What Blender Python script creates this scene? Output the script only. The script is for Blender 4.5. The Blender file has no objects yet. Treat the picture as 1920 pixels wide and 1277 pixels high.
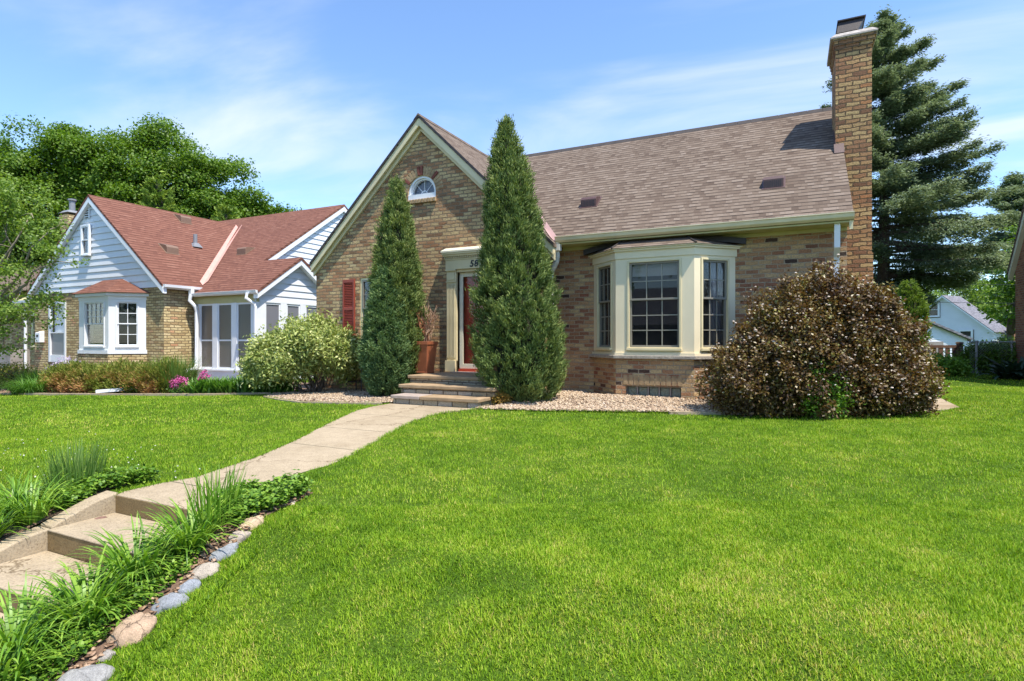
import bpy, bmesh, math, random
import numpy as np
from mathutils import Vector, Matrix
from mathutils.geometry import tessellate_polygon, delaunay_2d_cdt
rad = math.radians
random.seed(7)
RG = np.random.default_rng(11)
S = bpy.context.scene
C = S.collection

# ---------------------------------------------------------------- camera
cam = bpy.data.objects.new('camera', bpy.data.cameras.new('camera'))
C.objects.link(cam)
cam.location = (0, 0, 1.12)
cam.rotation_euler = (rad(90), 0, rad(26))
cam.data.lens = 20.13
cam.data.sensor_width = 36
cam.data.clip_start = .05
cam.data.clip_end = 3000
S.camera = cam
# ---------------------------------------------------------------- sky and sun
SUN_EL, SUN_AZ = rad(64), rad(-19)          # azimuth from +X, towards the street
sdir = Vector((math.cos(SUN_EL)*math.cos(SUN_AZ), math.cos(SUN_EL)*math.sin(SUN_AZ), math.sin(SUN_EL)))
W = bpy.data.worlds.new('World'); S.world = W; W.use_nodes = True
nt = W.node_tree; nt.nodes.clear()
def wn(t, **k):
    n = nt.nodes.new(t)
    for a, b in k.items(): setattr(n, a, b)
    return n
out = wn('ShaderNodeOutputWorld'); bg = wn('ShaderNodeBackground')
sky = wn('ShaderNodeTexSky', sky_type='NISHITA', sun_disc=False)
sky.sun_elevation = SUN_EL; sky.sun_rotation = rad(90)-SUN_AZ
sky.air_density = 1.0; sky.dust_density = .2; sky.ozone_density = 1.4
tc = wn('ShaderNodeTexCoord')
sep = wn('ShaderNodeSeparateXYZ'); nt.links.new(tc.outputs['Generated'], sep.inputs[0])
zc = wn('ShaderNodeMath', operation='MAXIMUM'); nt.links.new(sep.outputs[2], zc.inputs[0]); zc.inputs[1].default_value = .06
dv = wn('ShaderNodeVectorMath', operation='SCALE')
inv = wn('ShaderNodeMath', operation='DIVIDE'); inv.inputs[0].default_value = 1; nt.links.new(zc.outputs[0], inv.inputs[1])
nt.links.new(tc.outputs['Generated'], dv.inputs[0]); nt.links.new(inv.outputs[0], dv.inputs['Scale'])
mp = wn('ShaderNodeMapping'); mp.inputs['Scale'].default_value = (.35, .7, 0); mp.inputs['Rotation'].default_value = (0, 0, rad(-38))
mp.inputs['Location'].default_value = (9.1, 6.6, 0)
nt.links.new(dv.outputs[0], mp.inputs['Vector'])
nz = wn('ShaderNodeTexNoise'); nz.inputs['Scale'].default_value = 1.25; nz.inputs['Detail'].default_value = 7; nz.inputs['Roughness'].default_value = .52
nz.inputs['Distortion'].default_value = .5
nt.links.new(mp.outputs[0], nz.inputs['Vector'])
cr = wn('ShaderNodeValToRGB'); cr.color_ramp.elements[0].position = .45; cr.color_ramp.elements[1].position = .84
cr.color_ramp.interpolation = 'EASE'
nt.links.new(nz.outputs[0], cr.inputs[0])
mlt = wn('ShaderNodeMath', operation='MULTIPLY'); mlt.inputs[1].default_value = .74; nt.links.new(cr.outputs[0], mlt.inputs[0])
mx = wn('ShaderNodeMix', data_type='RGBA'); nt.links.new(mlt.outputs[0], mx.inputs['Factor'])
tint = wn('ShaderNodeMix', data_type='RGBA', blend_type='MULTIPLY'); tint.inputs['Factor'].default_value = 1
nt.links.new(sky.outputs[0], tint.inputs['A']); tint.inputs['B'].default_value = (.90, 1.03, 1.17, 1)
nt.links.new(tint.outputs['Result'], mx.inputs['A']); mx.inputs['B'].default_value = (4.3, 4.5, 4.8, 1)
nt.links.new(mx.outputs['Result'], bg.inputs['Color']); bg.inputs['Strength'].default_value = .15
nt.links.new(bg.outputs[0], out.inputs[0])
sl = bpy.data.lights.new('sun', 'SUN'); so = bpy.data.objects.new('sun', sl); C.objects.link(so)
sl.energy = 4.5; sl.angle = rad(.55); sl.color = (1, .93, .81)
so.rotation_euler = sdir.to_track_quat('Z', 'Y').to_euler(); so.location = (20, -5, 40)
S.view_settings.view_transform = 'Standard'; S.view_settings.look = 'None'
S.view_settings.exposure = .79; S.view_settings.gamma = 1
S.render.engine = 'CYCLES'
S.cycles.max_bounces = 6; S.cycles.diffuse_bounces = 3; S.cycles.glossy_bounces = 3
S.cycles.transmission_bounces = 4; S.cycles.transparent_max_bounces = 8
S.cycles.caustics_reflective = False; S.cycles.caustics_refractive = False
S.cycles.use_denoising = True

# ---------------------------------------------------------------- numeric helpers
def vnoise(P, freq, seed=0):
    """value noise 0..1 of an (N,3) array"""
    p = P*freq + seed*17.31
    i = np.floor(p).astype(np.int64); f = p-i; f = f*f*(3-2*f)
    def hsh(a, b, c):
        n = (a*374761393 + b*668265263 + c*2147483647 + seed*974634777) & 0xffffffff
        n = ((n ^ (n >> 13))*1274126177) & 0xffffffff
        n = (n ^ (n >> 16)) & 0xffff
        return n/65535.0
    r = 0
    for dx in (0, 1):
        for dy in (0, 1):
            for dz in (0, 1):
                w = (f[:, 0] if dx else 1-f[:, 0])*(f[:, 1] if dy else 1-f[:, 1])*(f[:, 2] if dz else 1-f[:, 2])
                r = r + w*hsh(i[:, 0]+dx, i[:, 1]+dy, i[:, 2]+dz)
    return r
def n2(x, y, freq, seed=0):
    return vnoise(np.stack([x, y, np.zeros_like(x)], 1), freq, seed)
def ss(a, b, x):
    t = np.clip((x-a)/(b-a), 0, 1); return t*t*(3-2*t)
def unit(v): return v/np.maximum(np.linalg.norm(v, axis=1, keepdims=True), 1e-9)
def rdirs(n):
    return unit(RG.normal(size=(n, 3)))
def H(x, y):
    """height of the ground"""
    x = np.asarray(x, float); y = np.asarray(y, float)
    z = -.1*(1-ss(2.8, 7.5, y))
    z = z - .3*np.where(y < 2.75, 2.75-np.maximum(y, -.3), 0)
    z = z - .02*np.where(x < -7, -7-np.maximum(x, -27), 0)
    return z
def hz(x, y): return float(H(x, y))
def inpoly(x, y, poly):
    r = np.zeros(x.shape, bool); n = len(poly)
    for i in range(n):
        x0, y0 = poly[i]; x1, y1 = poly[(i+1) % n]
        if y0 == y1: continue
        c = ((y0 > y) != (y1 > y)) & (x < (x1-x0)*(y-y0)/(y1-y0)+x0)
        r ^= c
    return r

# ---------------------------------------------------------------- materials
def newmat(name):
    m = bpy.data.materials.new(name); m.use_nodes = True
    t = m.node_tree; b = t.nodes['Principled BSDF']
    return m, t, b
def N(t, typ, **k):
    n = t.nodes.new(typ)
    for a, b in k.items(): setattr(n, a, b)
    return n
def ramp(t, stops, src=None, interp='LINEAR'):
    r = N(t, 'ShaderNodeValToRGB'); e = r.color_ramp.elements; r.color_ramp.interpolation = interp
    while len(e) < len(stops): e.new(.5)
    for i, (p, c) in enumerate(stops):
        e[i].position = p; e[i].color = (*c, 1) if len(c) == 3 else c
    if src is not None: t.links.new(src, r.inputs[0])
    return r
def noise(t, scale, detail=4, rough=.55, vec=None):
    n = N(t, 'ShaderNodeTexNoise'); n.inputs['Scale'].default_value = scale
    n.inputs['Detail'].default_value = detail; n.inputs['Roughness'].default_value = rough
    if vec is not None: t.links.new(vec, n.inputs['Vector'])
    return n
def vmul(t, a, b):
    m = N(t, 'ShaderNodeMix', data_type='RGBA', blend_type='MULTIPLY'); m.inputs['Factor'].default_value = 1
    t.links.new(a, m.inputs['A']); t.links.new(b, m.inputs['B']); return m.outputs['Result']
def paint(name, col, rough=.5, var=.12, scale=3.0, bump=.05, metal=0, bscale=60, dirt=None):
    m, t, b = newmat(name)
    g = N(t, 'ShaderNodeNewGeometry')
    n = noise(t, scale, 5, .6, g.outputs['Position'])
    lo = tuple(max(0, c*(1-var)) for c in col); hi = tuple(min(1, c*(1+var*.6)) for c in col)
    stops = [(.3, lo), (.68, hi)]
    if dirt: stops = [(.24, dirt)]+stops
    r = ramp(t, stops, n.outputs[0])
    t.links.new(r.outputs[0], b.inputs['Base Color']); b.inputs['Roughness'].default_value = rough
    b.inputs['Metallic'].default_value = metal
    if bump:
        n2_ = noise(t, bscale, 3, .6, g.outputs['Position'])
        bp = N(t, 'ShaderNodeBump'); bp.inputs['Strength'].default_value = bump*4; bp.inputs['Distance'].default_value = .01
        t.links.new(n2_.outputs[0], bp.inputs['Height']); t.links.new(bp.outputs[0], b.inputs['Normal'])
    return m
def brick(name, stops, mortar, bw=.205, rh=.076, ms=.0075, big=(.75, 1.1), bump=1.0, wob=.008, bdist=.02):
    m, t, b = newmat(name)
    uv = N(t, 'ShaderNodeUVMap')
    n0 = noise(t, 5.5, 3, .6, uv.outputs[0])
    sub = N(t, 'ShaderNodeVectorMath', operation='SUBTRACT'); t.links.new(n0.outputs['Color'], sub.inputs[0]); sub.inputs[1].default_value = (.5, .5, .5)
    sc = N(t, 'ShaderNodeVectorMath', operation='SCALE'); sc.inputs['Scale'].default_value = wob*4; t.links.new(sub.outputs[0], sc.inputs[0])
    n00 = noise(t, 26, 2, .6, uv.outputs[0])
    sub2 = N(t, 'ShaderNodeVectorMath', operation='SUBTRACT'); t.links.new(n00.outputs['Color'], sub2.inputs[0]); sub2.inputs[1].default_value = (.5, .5, .5)
    sc2 = N(t, 'ShaderNodeVectorMath', operation='SCALE'); sc2.inputs['Scale'].default_value = wob*1.5; t.links.new(sub2.outputs[0], sc2.inputs[0])
    add = N(t, 'ShaderNodeVectorMath', operation='ADD'); t.links.new(uv.outputs[0], add.inputs[0]); t.links.new(sc.outputs[0], add.inputs[1])
    add2 = N(t, 'ShaderNodeVectorMath', operation='ADD'); t.links.new(add.outputs[0], add2.inputs[0]); t.links.new(sc2.outputs[0], add2.inputs[1])
    bt = N(t, 'ShaderNodeTexBrick'); bt.offset = .5; bt.squash = 1
    bt.inputs['Color1'].default_value = (0, 0, 0, 1); bt.inputs['Color2'].default_value = (1, 1, 1, 1); bt.inputs['Mortar'].default_value = (.5, .5, .5, 1)
    for k, v in (('Scale', 1), ('Mortar Size', ms), ('Mortar Smooth', .35), ('Bias', 0), ('Brick Width', bw), ('Row Height', rh)):
        bt.inputs[k].default_value = v
    t.links.new(add2.outputs[0], bt.inputs['Vector'])
    r = ramp(t, stops, bt.outputs['Color'])
    nb = noise(t, .9, 4, .6, uv.outputs[0]); rb = ramp(t, [(.3, (big[0],)*3), (.7, (big[1],)*3)], nb.outputs[0])
    ns = noise(t, 38, 5, .7, uv.outputs[0]); rs = ramp(t, [(.25, (.55, .53, .5)), (.7, (1.25, 1.22, 1.15))], ns.outputs[0])
    c = vmul(t, r.outputs[0], rb.outputs[0]); c = vmul(t, c, rs.outputs[0])
    mm = ramp(t, [(.3, tuple(x*.7 for x in mortar)), (.7, mortar)], ns.outputs[0])
    mxn = N(t, 'ShaderNodeMix', data_type='RGBA'); t.links.new(bt.outputs['Fac'], mxn.inputs['Factor'])
    t.links.new(c, mxn.inputs['A']); t.links.new(mm.outputs[0], mxn.inputs['B'])
    t.links.new(mxn.outputs['Result'], b.inputs['Base Color']); b.inputs['Roughness'].default_value = .88
    b.inputs['Specular IOR Level'].default_value = .2
    # relief: bricks stand out by a random amount, with rough faces
    inv_ = N(t, 'ShaderNodeMath', operation='SUBTRACT'); inv_.inputs[0].default_value = 1; t.links.new(bt.outputs['Fac'], inv_.inputs[1])
    a1 = N(t, 'ShaderNodeMath', operation='MULTIPLY_ADD'); t.links.new(bt.outputs['Color'], a1.inputs[0]); a1.inputs[1].default_value = .55; a1.inputs[2].default_value = .8
    a2 = N(t, 'ShaderNodeMath', operation='MULTIPLY'); t.links.new(inv_.outputs[0], a2.inputs[0]); t.links.new(a1.outputs[0], a2.inputs[1])
    a3 = N(t, 'ShaderNodeMath', operation='MULTIPLY_ADD'); t.links.new(ns.outputs[0], a3.inputs[0]); a3.inputs[1].default_value = .9; t.links.new(a2.outputs[0], a3.inputs[2])
    bp = N(t, 'ShaderNodeBump'); bp.inputs['Strength'].default_value = bump; bp.inputs['Distance'].default_value = bdist
    t.links.new(a3.outputs[0], bp.inputs['Height']); t.links.new(bp.outputs[0], b.inputs['Normal'])
    return m
def shingle(name, stops, bw=.30, rh=.135, dark=(.06, .045, .04)):
    m, t, b = newmat(name)
    uv = N(t, 'ShaderNodeUVMap')
    nw = noise(t, 1.3, 3, .6, uv.outputs[0])
    sub = N(t, 'ShaderNodeVectorMath', operation='SUBTRACT'); t.links.new(nw.outputs['Color'], sub.inputs[0]); sub.inputs[1].default_value = (.5, .5, .5)
    sc = N(t, 'ShaderNodeVectorMath', operation='SCALE'); sc.inputs['Scale'].default_value = .03; t.links.new(sub.outputs[0], sc.inputs[0])
    add = N(t, 'ShaderNodeVectorMath', operation='ADD'); t.links.new(uv.outputs[0], add.inputs[0]); t.links.new(sc.outputs[0], add.inputs[1])
    bt = N(t, 'ShaderNodeTexBrick'); bt.offset = .37; bt.offset_frequency = 2
    bt.inputs['Color1'].default_value = (0, 0, 0, 1); bt.inputs['Color2'].default_value = (1, 1, 1, 1); bt.inputs['Mortar'].default_value = (.3, .3, .3, 1)
    for k, v in (('Scale', 1), ('Mortar Size', .006), ('Mortar Smooth', .3), ('Bias', 0), ('Brick Width', bw), ('Row Height', rh)):
        bt.inputs[k].default_value = v
    t.links.new(add.outputs[0], bt.inputs['Vector'])
    bt2 = N(t, 'ShaderNodeTexBrick'); bt2.offset = .61
    bt2.inputs['Color1'].default_value = (0, 0, 0, 1); bt2.inputs['Color2'].default_value = (1, 1, 1, 1); bt2.inputs['Mortar'].default_value = (0, 0, 0, 1)
    for k, v in (('Scale', 1), ('Mortar Size', 0), ('Brick Width', bw*.43), ('Row Height', rh), ('Bias', 0)): bt2.inputs[k].default_value = v
    t.links.new(add.outputs[0], bt2.inputs['Vector'])
    mixr = N(t, 'ShaderNodeMix', data_type='RGBA'); mixr.inputs['Factor'].default_value = .62
    t.links.new(bt.outputs['Color'], mixr.inputs['A']); t.links.new(bt2.outputs['Color'], mixr.inputs['B'])
    r = ramp(t, stops, mixr.outputs['Result'])
    nb = noise(t, .5, 5, .6, uv.outputs[0]); rb = ramp(t, [(.3, (.94,)*3), (.7, (1.04,)*3)], nb.outputs[0])
    ns = noise(t, 160, 2, .6, uv.outputs[0]); rs = ramp(t, [(.3, (.78,)*3), (.7, (1.15,)*3)], ns.outputs[0])
    c = vmul(t, vmul(t, r.outputs[0], rb.outputs[0]), rs.outputs[0])
    # course edge: painted dark shadow line along each course, uneven from tab to tab
    sp = N(t, 'ShaderNodeSeparateXYZ'); t.links.new(add.outputs[0], sp.inputs[0])
    dvd = N(t, 'ShaderNodeMath', operation='DIVIDE'); t.links.new(sp.outputs[1], dvd.inputs[0]); dvd.inputs[1].default_value = rh
    fr = N(t, 'ShaderNodeMath', operation='FRACT'); t.links.new(dvd.outputs[0], fr.inputs[0])
    ed = ramp(t, [(0, (1, 1, 1)), (.20, (1, 1, 1)), (.28, (0, 0, 0))], fr.outputs[0])
    tabs = N(t, 'ShaderNodeMath', operation='MULTIPLY_ADD'); t.links.new(bt2.outputs['Color'], tabs.inputs[0]); tabs.inputs[1].default_value = .9; tabs.inputs[2].default_value = .3
    ef = N(t, 'ShaderNodeMath', operation='MULTIPLY', use_clamp=True); t.links.new(ed.outputs[0], ef.inputs[0]); t.links.new(tabs.outputs[0], ef.inputs[1])
    mxn = N(t, 'ShaderNodeMix', data_type='RGBA'); t.links.new(ef.outputs[0], mxn.inputs['Factor'])
    t.links.new(c, mxn.inputs['A']); mxn.inputs['B'].default_value = (*dark, 1)
    t.links.new(mxn.outputs['Result'], b.inputs['Base Color']); b.inputs['Roughness'].default_value = .92; b.inputs['Specular IOR Level'].default_value = .15
    hh = N(t, 'ShaderNodeMath', operation='MULTIPLY_ADD'); t.links.new(fr.outputs[0], hh.inputs[0]); hh.inputs[1].default_value = -1.0; t.links.new(bt2.outputs['Color'], hh.inputs[2])
    bp = N(t, 'ShaderNodeBump'); bp.inputs['Strength'].default_value = .6; bp.inputs['Distance'].default_value = .012
    t.links.new(hh.outputs[0], bp.inputs['Height']); t.links.new(bp.outputs[0], b.inputs['Normal'])
    return m
def leafmat(name, stops, rough=.5, trans=.3, spec=.35, tcol=None):
    m, t, b = newmat(name)
    at = N(t, 'ShaderNodeAttribute'); at.attribute_name = 'v'
    r = ramp(t, stops, at.outputs['Fac'])
    t.links.new(r.outputs[0], b.inputs['Base Color']); b.inputs['Roughness'].default_value = rough; b.inputs['Specular IOR Level'].default_value = spec
    if trans:
        tr = N(t, 'ShaderNodeBsdfTranslucent')
        mt = N(t, 'ShaderNodeMix', data_type='RGBA', blend_type='MULTIPLY'); mt.inputs['Factor'].default_value = 1
        t.links.new(r.outputs[0], mt.inputs['A']); mt.inputs['B'].default_value = (*(tcol or (1.5, 1.6, .7)), 1)
        t.links.new(mt.outputs['Result'], tr.inputs['Color'])
        ms = N(t, 'ShaderNodeMixShader'); ms.inputs[0].default_value = trans
        o = t.nodes['Material Output']
        t.links.new(b.outputs[0], ms.inputs[1]); t.links.new(tr.outputs[0], ms.inputs[2]); t.links.new(ms.outputs[0], o.inputs[0])
    return m
def glass(name, tint=(.02, .025, .03), mixf=.35, rough=.02, refl=.6):
    """pane: clear mirror-like reflection over partly see-through dark glass"""
    m, t, b = newmat(name)
    b.inputs['Base Color'].default_value = (*tint, 1); b.inputs['Roughness'].default_value = rough; b.inputs['Specular IOR Level'].default_value = .6
    tp = N(t, 'ShaderNodeBsdfTransparent'); gl = N(t, 'ShaderNodeBsdfGlossy'); gl.inputs['Roughness'].default_value = rough
    fr = N(t, 'ShaderNodeFresnel'); fr.inputs[0].default_value = 1.52
    ms = N(t, 'ShaderNodeMixShader'); ms.inputs[0].default_value = mixf
    t.links.new(tp.outputs[0], ms.inputs[1]); t.links.new(b.outputs[0], ms.inputs[2])
    fm = N(t, 'ShaderNodeMath', operation='MULTIPLY'); t.links.new(fr.outputs[0], fm.inputs[0]); fm.inputs[1].default_value = refl
    m2 = N(t, 'ShaderNodeMixShader'); t.links.new(fm.outputs[0], m2.inputs[0]); t.links.new(ms.outputs[0], m2.inputs[1]); t.links.new(gl.outputs[0], m2.inputs[2])
    t.links.new(m2.outputs[0], t.nodes['Material Output'].inputs[0])
    return m

M = {}
M['brick_tan'] = brick('tan_mixed_brick', [(0, (.25, .16, .10)), (.07, (.34, .18, .10)), (.26, (.49, .27, .15)), (.5, (.57, .40, .22)), (.85, (.68, .53, .30)), (1, (.51, .25, .14))], (.32, .24, .155), wob=.013, bump=1, ms=.011)  # mortar tone darkened for the shadows beneath the bricks
M['brick_red'] = brick('rose_mixed_brick', [(0, (.07, .05, .04)), (.05, (.09, .055, .045)), (.08, (.29, .13, .08)), (.35, (.42, .22, .125)), (.6, (.52, .33, .18)), (.88, (.60, .45, .25)), (1, (.30, .11, .07))], (.46, .36, .25), bw=.205, wob=.010, bump=.9, ms=.010)
M['brick_chim'] = brick('weathered_chimney_brick', [(0, (.25, .13, .08)), (.25, (.42, .22, .12)), (.5, (.50, .31, .155)), (.8, (.58, .41, .21)), (1, (.48, .21, .10))], (.17, .115, .07), bw=.23, rh=.08, wob=.016, bump=1, ms=.012)
M['brick_yellow'] = brick('yellow_brick', [(0, (.40, .28, .15)), (.3, (.58, .45, .24)), (.7, (.70, .58, .33)), (.93, (.74, .61, .38)), (1, (.58, .28, .16))], (.27, .20, .11), bw=.24, rh=.085, wob=.014, ms=.013)  # mortar colour also carries the shadow in the joints
M['brick_plain'] = brick('red_brick', [(0, (.26, .10, .06)), (.5, (.36, .15, .085)), (1, (.43, .20, .11))], (.34, .26, .20), wob=.004, ms=.010)
M['shingle_brown'] = shingle('brown_shingles', [(0, (.095, .068, .052)), (.3, (.145, .108, .083)), (.6, (.185, .142, .110)), (1, (.235, .186, .150))], bw=.25, rh=.125, dark=(.030, .022, .019))
M['shingle_red'] = shingle('terracotta_shingles', [(0, (.14, .062, .046)), (.35, (.18, .080, .057)), (.7, (.205, .094, .067)), (1, (.24, .118, .086))], bw=.32, rh=.15, dark=(.065, .026, .020))
M['shingle_grey'] = shingle('grey_shingles', [(0, (.12, .12, .14)), (.5, (.2, .2, .23)), (1, (.28, .28, .31))])
M['cream'] = paint('cream_paint', (.69, .595, .37), .45, .10, 2.2, .02)
M['cream_light'] = paint('pale_cream_paint', (.70, .66, .52), .42, .09, 1.6, .02)
M['bay_paint'] = paint('bay_cream_paint', (.77, .665, .46), .4, .08, 1.4, .02)
M['olive'] = paint('olive_cream_paint', (.50, .46, .22), .5, .1)
M['white'] = paint('white_paint', (.78, .80, .83), .45, .06, 2, .015)
M['siding'] = paint('white_siding', (.70, .725, .765), .5, .07, 1.2, .02)
M['gutter'] = paint('pale_gutter_metal', (.74, .64, .44), .35, .1, 3, .01)
M['downspout'] = paint('bare_downspout_metal', (.60, .58, .53), .38, .15, 6, .02)
M['darkroof'] = paint('dark_ridge_shingle', (.045, .037, .035), .9, .3, 6, .1)
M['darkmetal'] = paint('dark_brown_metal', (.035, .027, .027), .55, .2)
M['ventbrown'] = paint('brown_vent_metal', (.085, .045, .042), .5, .15)
M['mauve'] = paint('mauve_valley_flashing', (.42, .27, .25), .5, .1)
M['pinkflash'] = paint('pink_valley_flashing', (.60, .33, .27), .5, .1)
M['greypipe'] = paint('grey_lead_pipe', (.22, .23, .25), .5, .15)
M['tanvent'] = paint('tan_vent_metal', (.20, .125, .085), .55, .1)
M['shutter'] = paint('red_brown_shutter_paint', (.30, .055, .032), .45, .15)
M['door_red'] = paint('deep_red_door_paint', (.43, .055, .028), .35, .1)
M['soldier'] = paint('dark_red_arch_brick', (.20, .06, .04), .85, .35, 9, .1)
M['soldier_tan'] = paint('tan_arch_brick', (.38, .26, .14), .85, .35, 9, .1)
M['sash'] = paint('taupe_sash_paint', (.215, .20, .165), .45, .06)
M['sash_light'] = paint('pale_sash_paint', (.25, .235, .19), .45, .06)
M['glass'] = glass('window_glass', mixf=.25, refl=.36)
M['glass_clear'] = glass('storm_door_glass', mixf=.04, refl=.35)
M['screen'] = glass('dark_screen', (.16, .14, .125), .62, .35)
M['screen_grey'] = glass('grey_screen', (.20, .20, .225), .9, .4)
M['curtain'] = paint('pale_curtain', (.55, .55, .62), .9, .12, 8, 0)
M['blind'] = paint('white_blind', (.75, .73, .68), .8, .04)
M['interior'] = paint('dim_interior', (.16, .13, .11), .9, .2)
M['glassblock'] = paint('green_glass_block', (.17, .20, .16), .12, .35, 26, .35, bscale=30)
M['terracotta'] = paint('rusty_brown_planter', (.36, .115, .05), .55, .25, 5, .06, dirt=(.16, .055, .03))
M['stone_step'] = paint('tan_stone_slab', (.34, .235, .135), .85, .25, 7, .1, dirt=(.19, .13, .08))
M['stone_pink'] = paint('pink_stone_slab', (.36, .29, .245), .85, .15, 7, .1)
M['limestone'] = brick('rough_limestone_course', [(0, (.30, .24, .16)), (.5, (.42, .36, .26)), (1, (.40, .37, .34))], (.15, .12, .09), bw=.29, rh=.12, ms=.012, wob=.008)
M['concrete_cap'] = paint('grey_mortar_cap', (.42, .38, .35), .9, .3, 12, .2)
M['sillstone'] = paint('lichened_stone_sill', (.38, .33, .27), .9, .35, 22, .25, dirt=(.18, .15, .12))
M['iron'] = paint('black_iron', (.02, .02, .02), .5, .2)
M['wood_brown'] = paint('brown_stained_wood', (.14, .075, .045), .8, .3, 4, .1)
M['wood_grey'] = paint('grey_weathered_wood', (.30, .27, .25), .85, .2, 3, .1)
M['galv'] = paint('galvanised_steel', (.35, .35, .34), .45, .15)
M['bark'] = paint('bark', (.12, .09, .07), .95, .4, 9, .35, bscale=25)
M['bark_light'] = paint('pale_bark', (.26, .22, .17), .95, .3, 9, .3, bscale=25)
M['twig_red'] = paint('red_brown_twig', (.34, .13, .06), .8, .35, 20, .05)
M['twig_pale'] = paint('pale_dead_twig', (.36, .22, .14), .8, .3, 20, .05)
M['black'] = paint('black_number', (.012, .012, .014), .4, 0, 1, 0)

def concrete(name, c1, c2, speck=True, side=None):
    m, t, b = newmat(name)
    g = N(t, 'ShaderNodeNewGeometry'); P = g.outputs['Position']
    a = noise(t, 1.1, 6, .62, P); r = ramp(t, [(.3, c1), (.68, c2)], a.outputs[0])
    s = noise(t, 75, 3, .75, P); rs = ramp(t, [(.3, (.55, .5, .45)), (.46, (.95, .95, .95)), (.7, (1.15, 1.12, 1.05))], s.outputs[0])
    s2 = noise(t, 9, 4, .7, P); rs2 = ramp(t, [(.3, (.86, .85, .83)), (.7, (1.06, 1.06, 1.05))], s2.outputs[0])
    c = vmul(t, vmul(t, r.outputs[0], rs.outputs[0]), rs2.outputs[0])
    s3 = noise(t, .55, 6, .7, P); rs3 = ramp(t, [(.32, (.74, .70, .64)), (.45, (1, 1, 1)), (.62, (1, 1, 1)), (.72, (1.08, 1.08, 1.06))], s3.outputs[0]); c = vmul(t, c, rs3.outputs[0])
    wv = N(t, 'ShaderNodeTexVoronoi', feature='DISTANCE_TO_EDGE'); wv.inputs['Scale'].default_value = .55
    wn_ = noise(t, 3, 4, .7, P); wa = N(t, 'ShaderNodeVectorMath', operation='MULTIPLY_ADD'); t.links.new(wn_.outputs['Color'], wa.inputs[0]); wa.inputs[1].default_value = (.5, .5, .5); t.links.new(P, wa.inputs[2]); t.links.new(wa.outputs[0], wv.inputs['Vector'])
    rc_ = ramp(t, [(0, (.45, .42, .38)), (.0035, (.6, .57, .52)), (.007, (1, 1, 1))], wv.outputs['Distance']); c = vmul(t, c, rc_.outputs[0])
    t.links.new(c, b.inputs['Base Color']); b.inputs['Roughness'].default_value = .92; b.inputs['Specular IOR Level'].default_value = .2
    bp = N(t, 'ShaderNodeBump'); bp.inputs['Strength'].default_value = .5; bp.inputs['Distance'].default_value = .006
    t.links.new(s.outputs[0], bp.inputs['Height']); t.links.new(bp.outputs[0], b.inputs['Normal'])
    return m
M['walk'] = concrete('tan_concrete', (.34, .275, .19), (.41, .335, .24))
M['riser'] = concrete('brown_aggregate_concrete', (.22, .155, .075), (.27, .195, .10))
M['street'] = concrete('asphalt', (.045, .045, .05), (.07, .07, .072))

# soil and lawn base
def soil():
    m, t, b = newmat('lawn_soil')
    g = N(t, 'ShaderNodeNewGeometry'); P = g.outputs['Position']
    a = noise(t, 2.2, 6, .7, P); r = ramp(t, [(.3, (.045, .085, .012)), (.55, (.075, .13, .018)), (.75, (.12, .17, .03))], a.outputs[0])
    s = noise(t, 60, 3, .7, P); rs = ramp(t, [(.3, (.4, .4, .4)), (.7, (1.2, 1.2, 1.2))], s.outputs[0])
    t.links.new(vmul(t, r.outputs[0], rs.outputs[0]), b.inputs['Base Color']); b.inputs['Roughness'].default_value = 1; b.inputs['Specular IOR Level'].default_value = 0
    return m
M['soil'] = soil()
M['mulch_base'] = paint('mulch_soil', (.17, .105, .07), 1, .5, 30, .3, dirt=(.06, .04, .03))
M['gravel_base'] = paint('gravel_soil', (.30, .21, .15), 1, .5, 40, .3, dirt=(.12, .08, .06))
M['grass'] = leafmat('grass_blades', [(0, (.05, .110, .010)), (.28, (.115, .235, .012)), (.52, (.215, .370, .016)), (.78, (.36, .49, .035)), (1, (.54, .47, .14))], .55, .32, .2, (1.3, 1.25, .4))
M['lily'] = leafmat('daylily_blades', [(0, (.065, .15, .012)), (.5, (.155, .31, .026)), (.9, (.31, .46, .06)), (1, (.45, .40, .16))], .42, .3, .4, (1.3, 1.3, .5))
M['orngrass'] = leafmat('ornamental_grass_blades', [(0, (.055, .12, .02)), (.6, (.14, .25, .05)), (1, (.30, .38, .12))], .5, .25)
M['cover'] = leafmat('ground_cover_leaves', [(0, (.045, .115, .010)), (.5, (.125, .25, .022)), (1, (.25, .38, .045))], .5, .25)
M['hosta_row'] = leafmat('broad_bed_leaves', [(0, (.035, .10, .014)), (.5, (.09, .215, .026)), (1, (.20, .34, .06))], .5, .25)
M['hosta_dark'] = leafmat('dark_hosta_leaves', [(0, (.012, .035, .022)), (1, (.04, .085, .055))], .45, .1)
M['maple'] = leafmat('maple_leaves', [(0, (.035, .085, .008)), (.5, (.085, .17, .014)), (1, (.19, .28, .030))], .5, .32)
M['maple_light'] = leafmat('light_green_leaves', [(0, (.07, .14, .02)), (.5, (.13, .22, .035)), (1, (.26, .34, .06))], .5, .35)
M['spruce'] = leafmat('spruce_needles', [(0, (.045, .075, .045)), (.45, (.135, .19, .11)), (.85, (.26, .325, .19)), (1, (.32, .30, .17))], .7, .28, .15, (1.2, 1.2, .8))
M['juniper'] = leafmat('juniper_sprays', [(0, (.022, .050, .012)), (.4, (.10, .155, .045)), (.8, (.24, .30, .09)), (1, (.40, .42, .15))], .6, .15, .2)
M['juniper_blue'] = leafmat('bluish_juniper_sprays', [(0, (.022, .055, .022)), (.4, (.085, .155, .060)), (.8, (.19, .28, .105)), (1, (.28, .34, .11))], .6, .15, .2)
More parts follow.
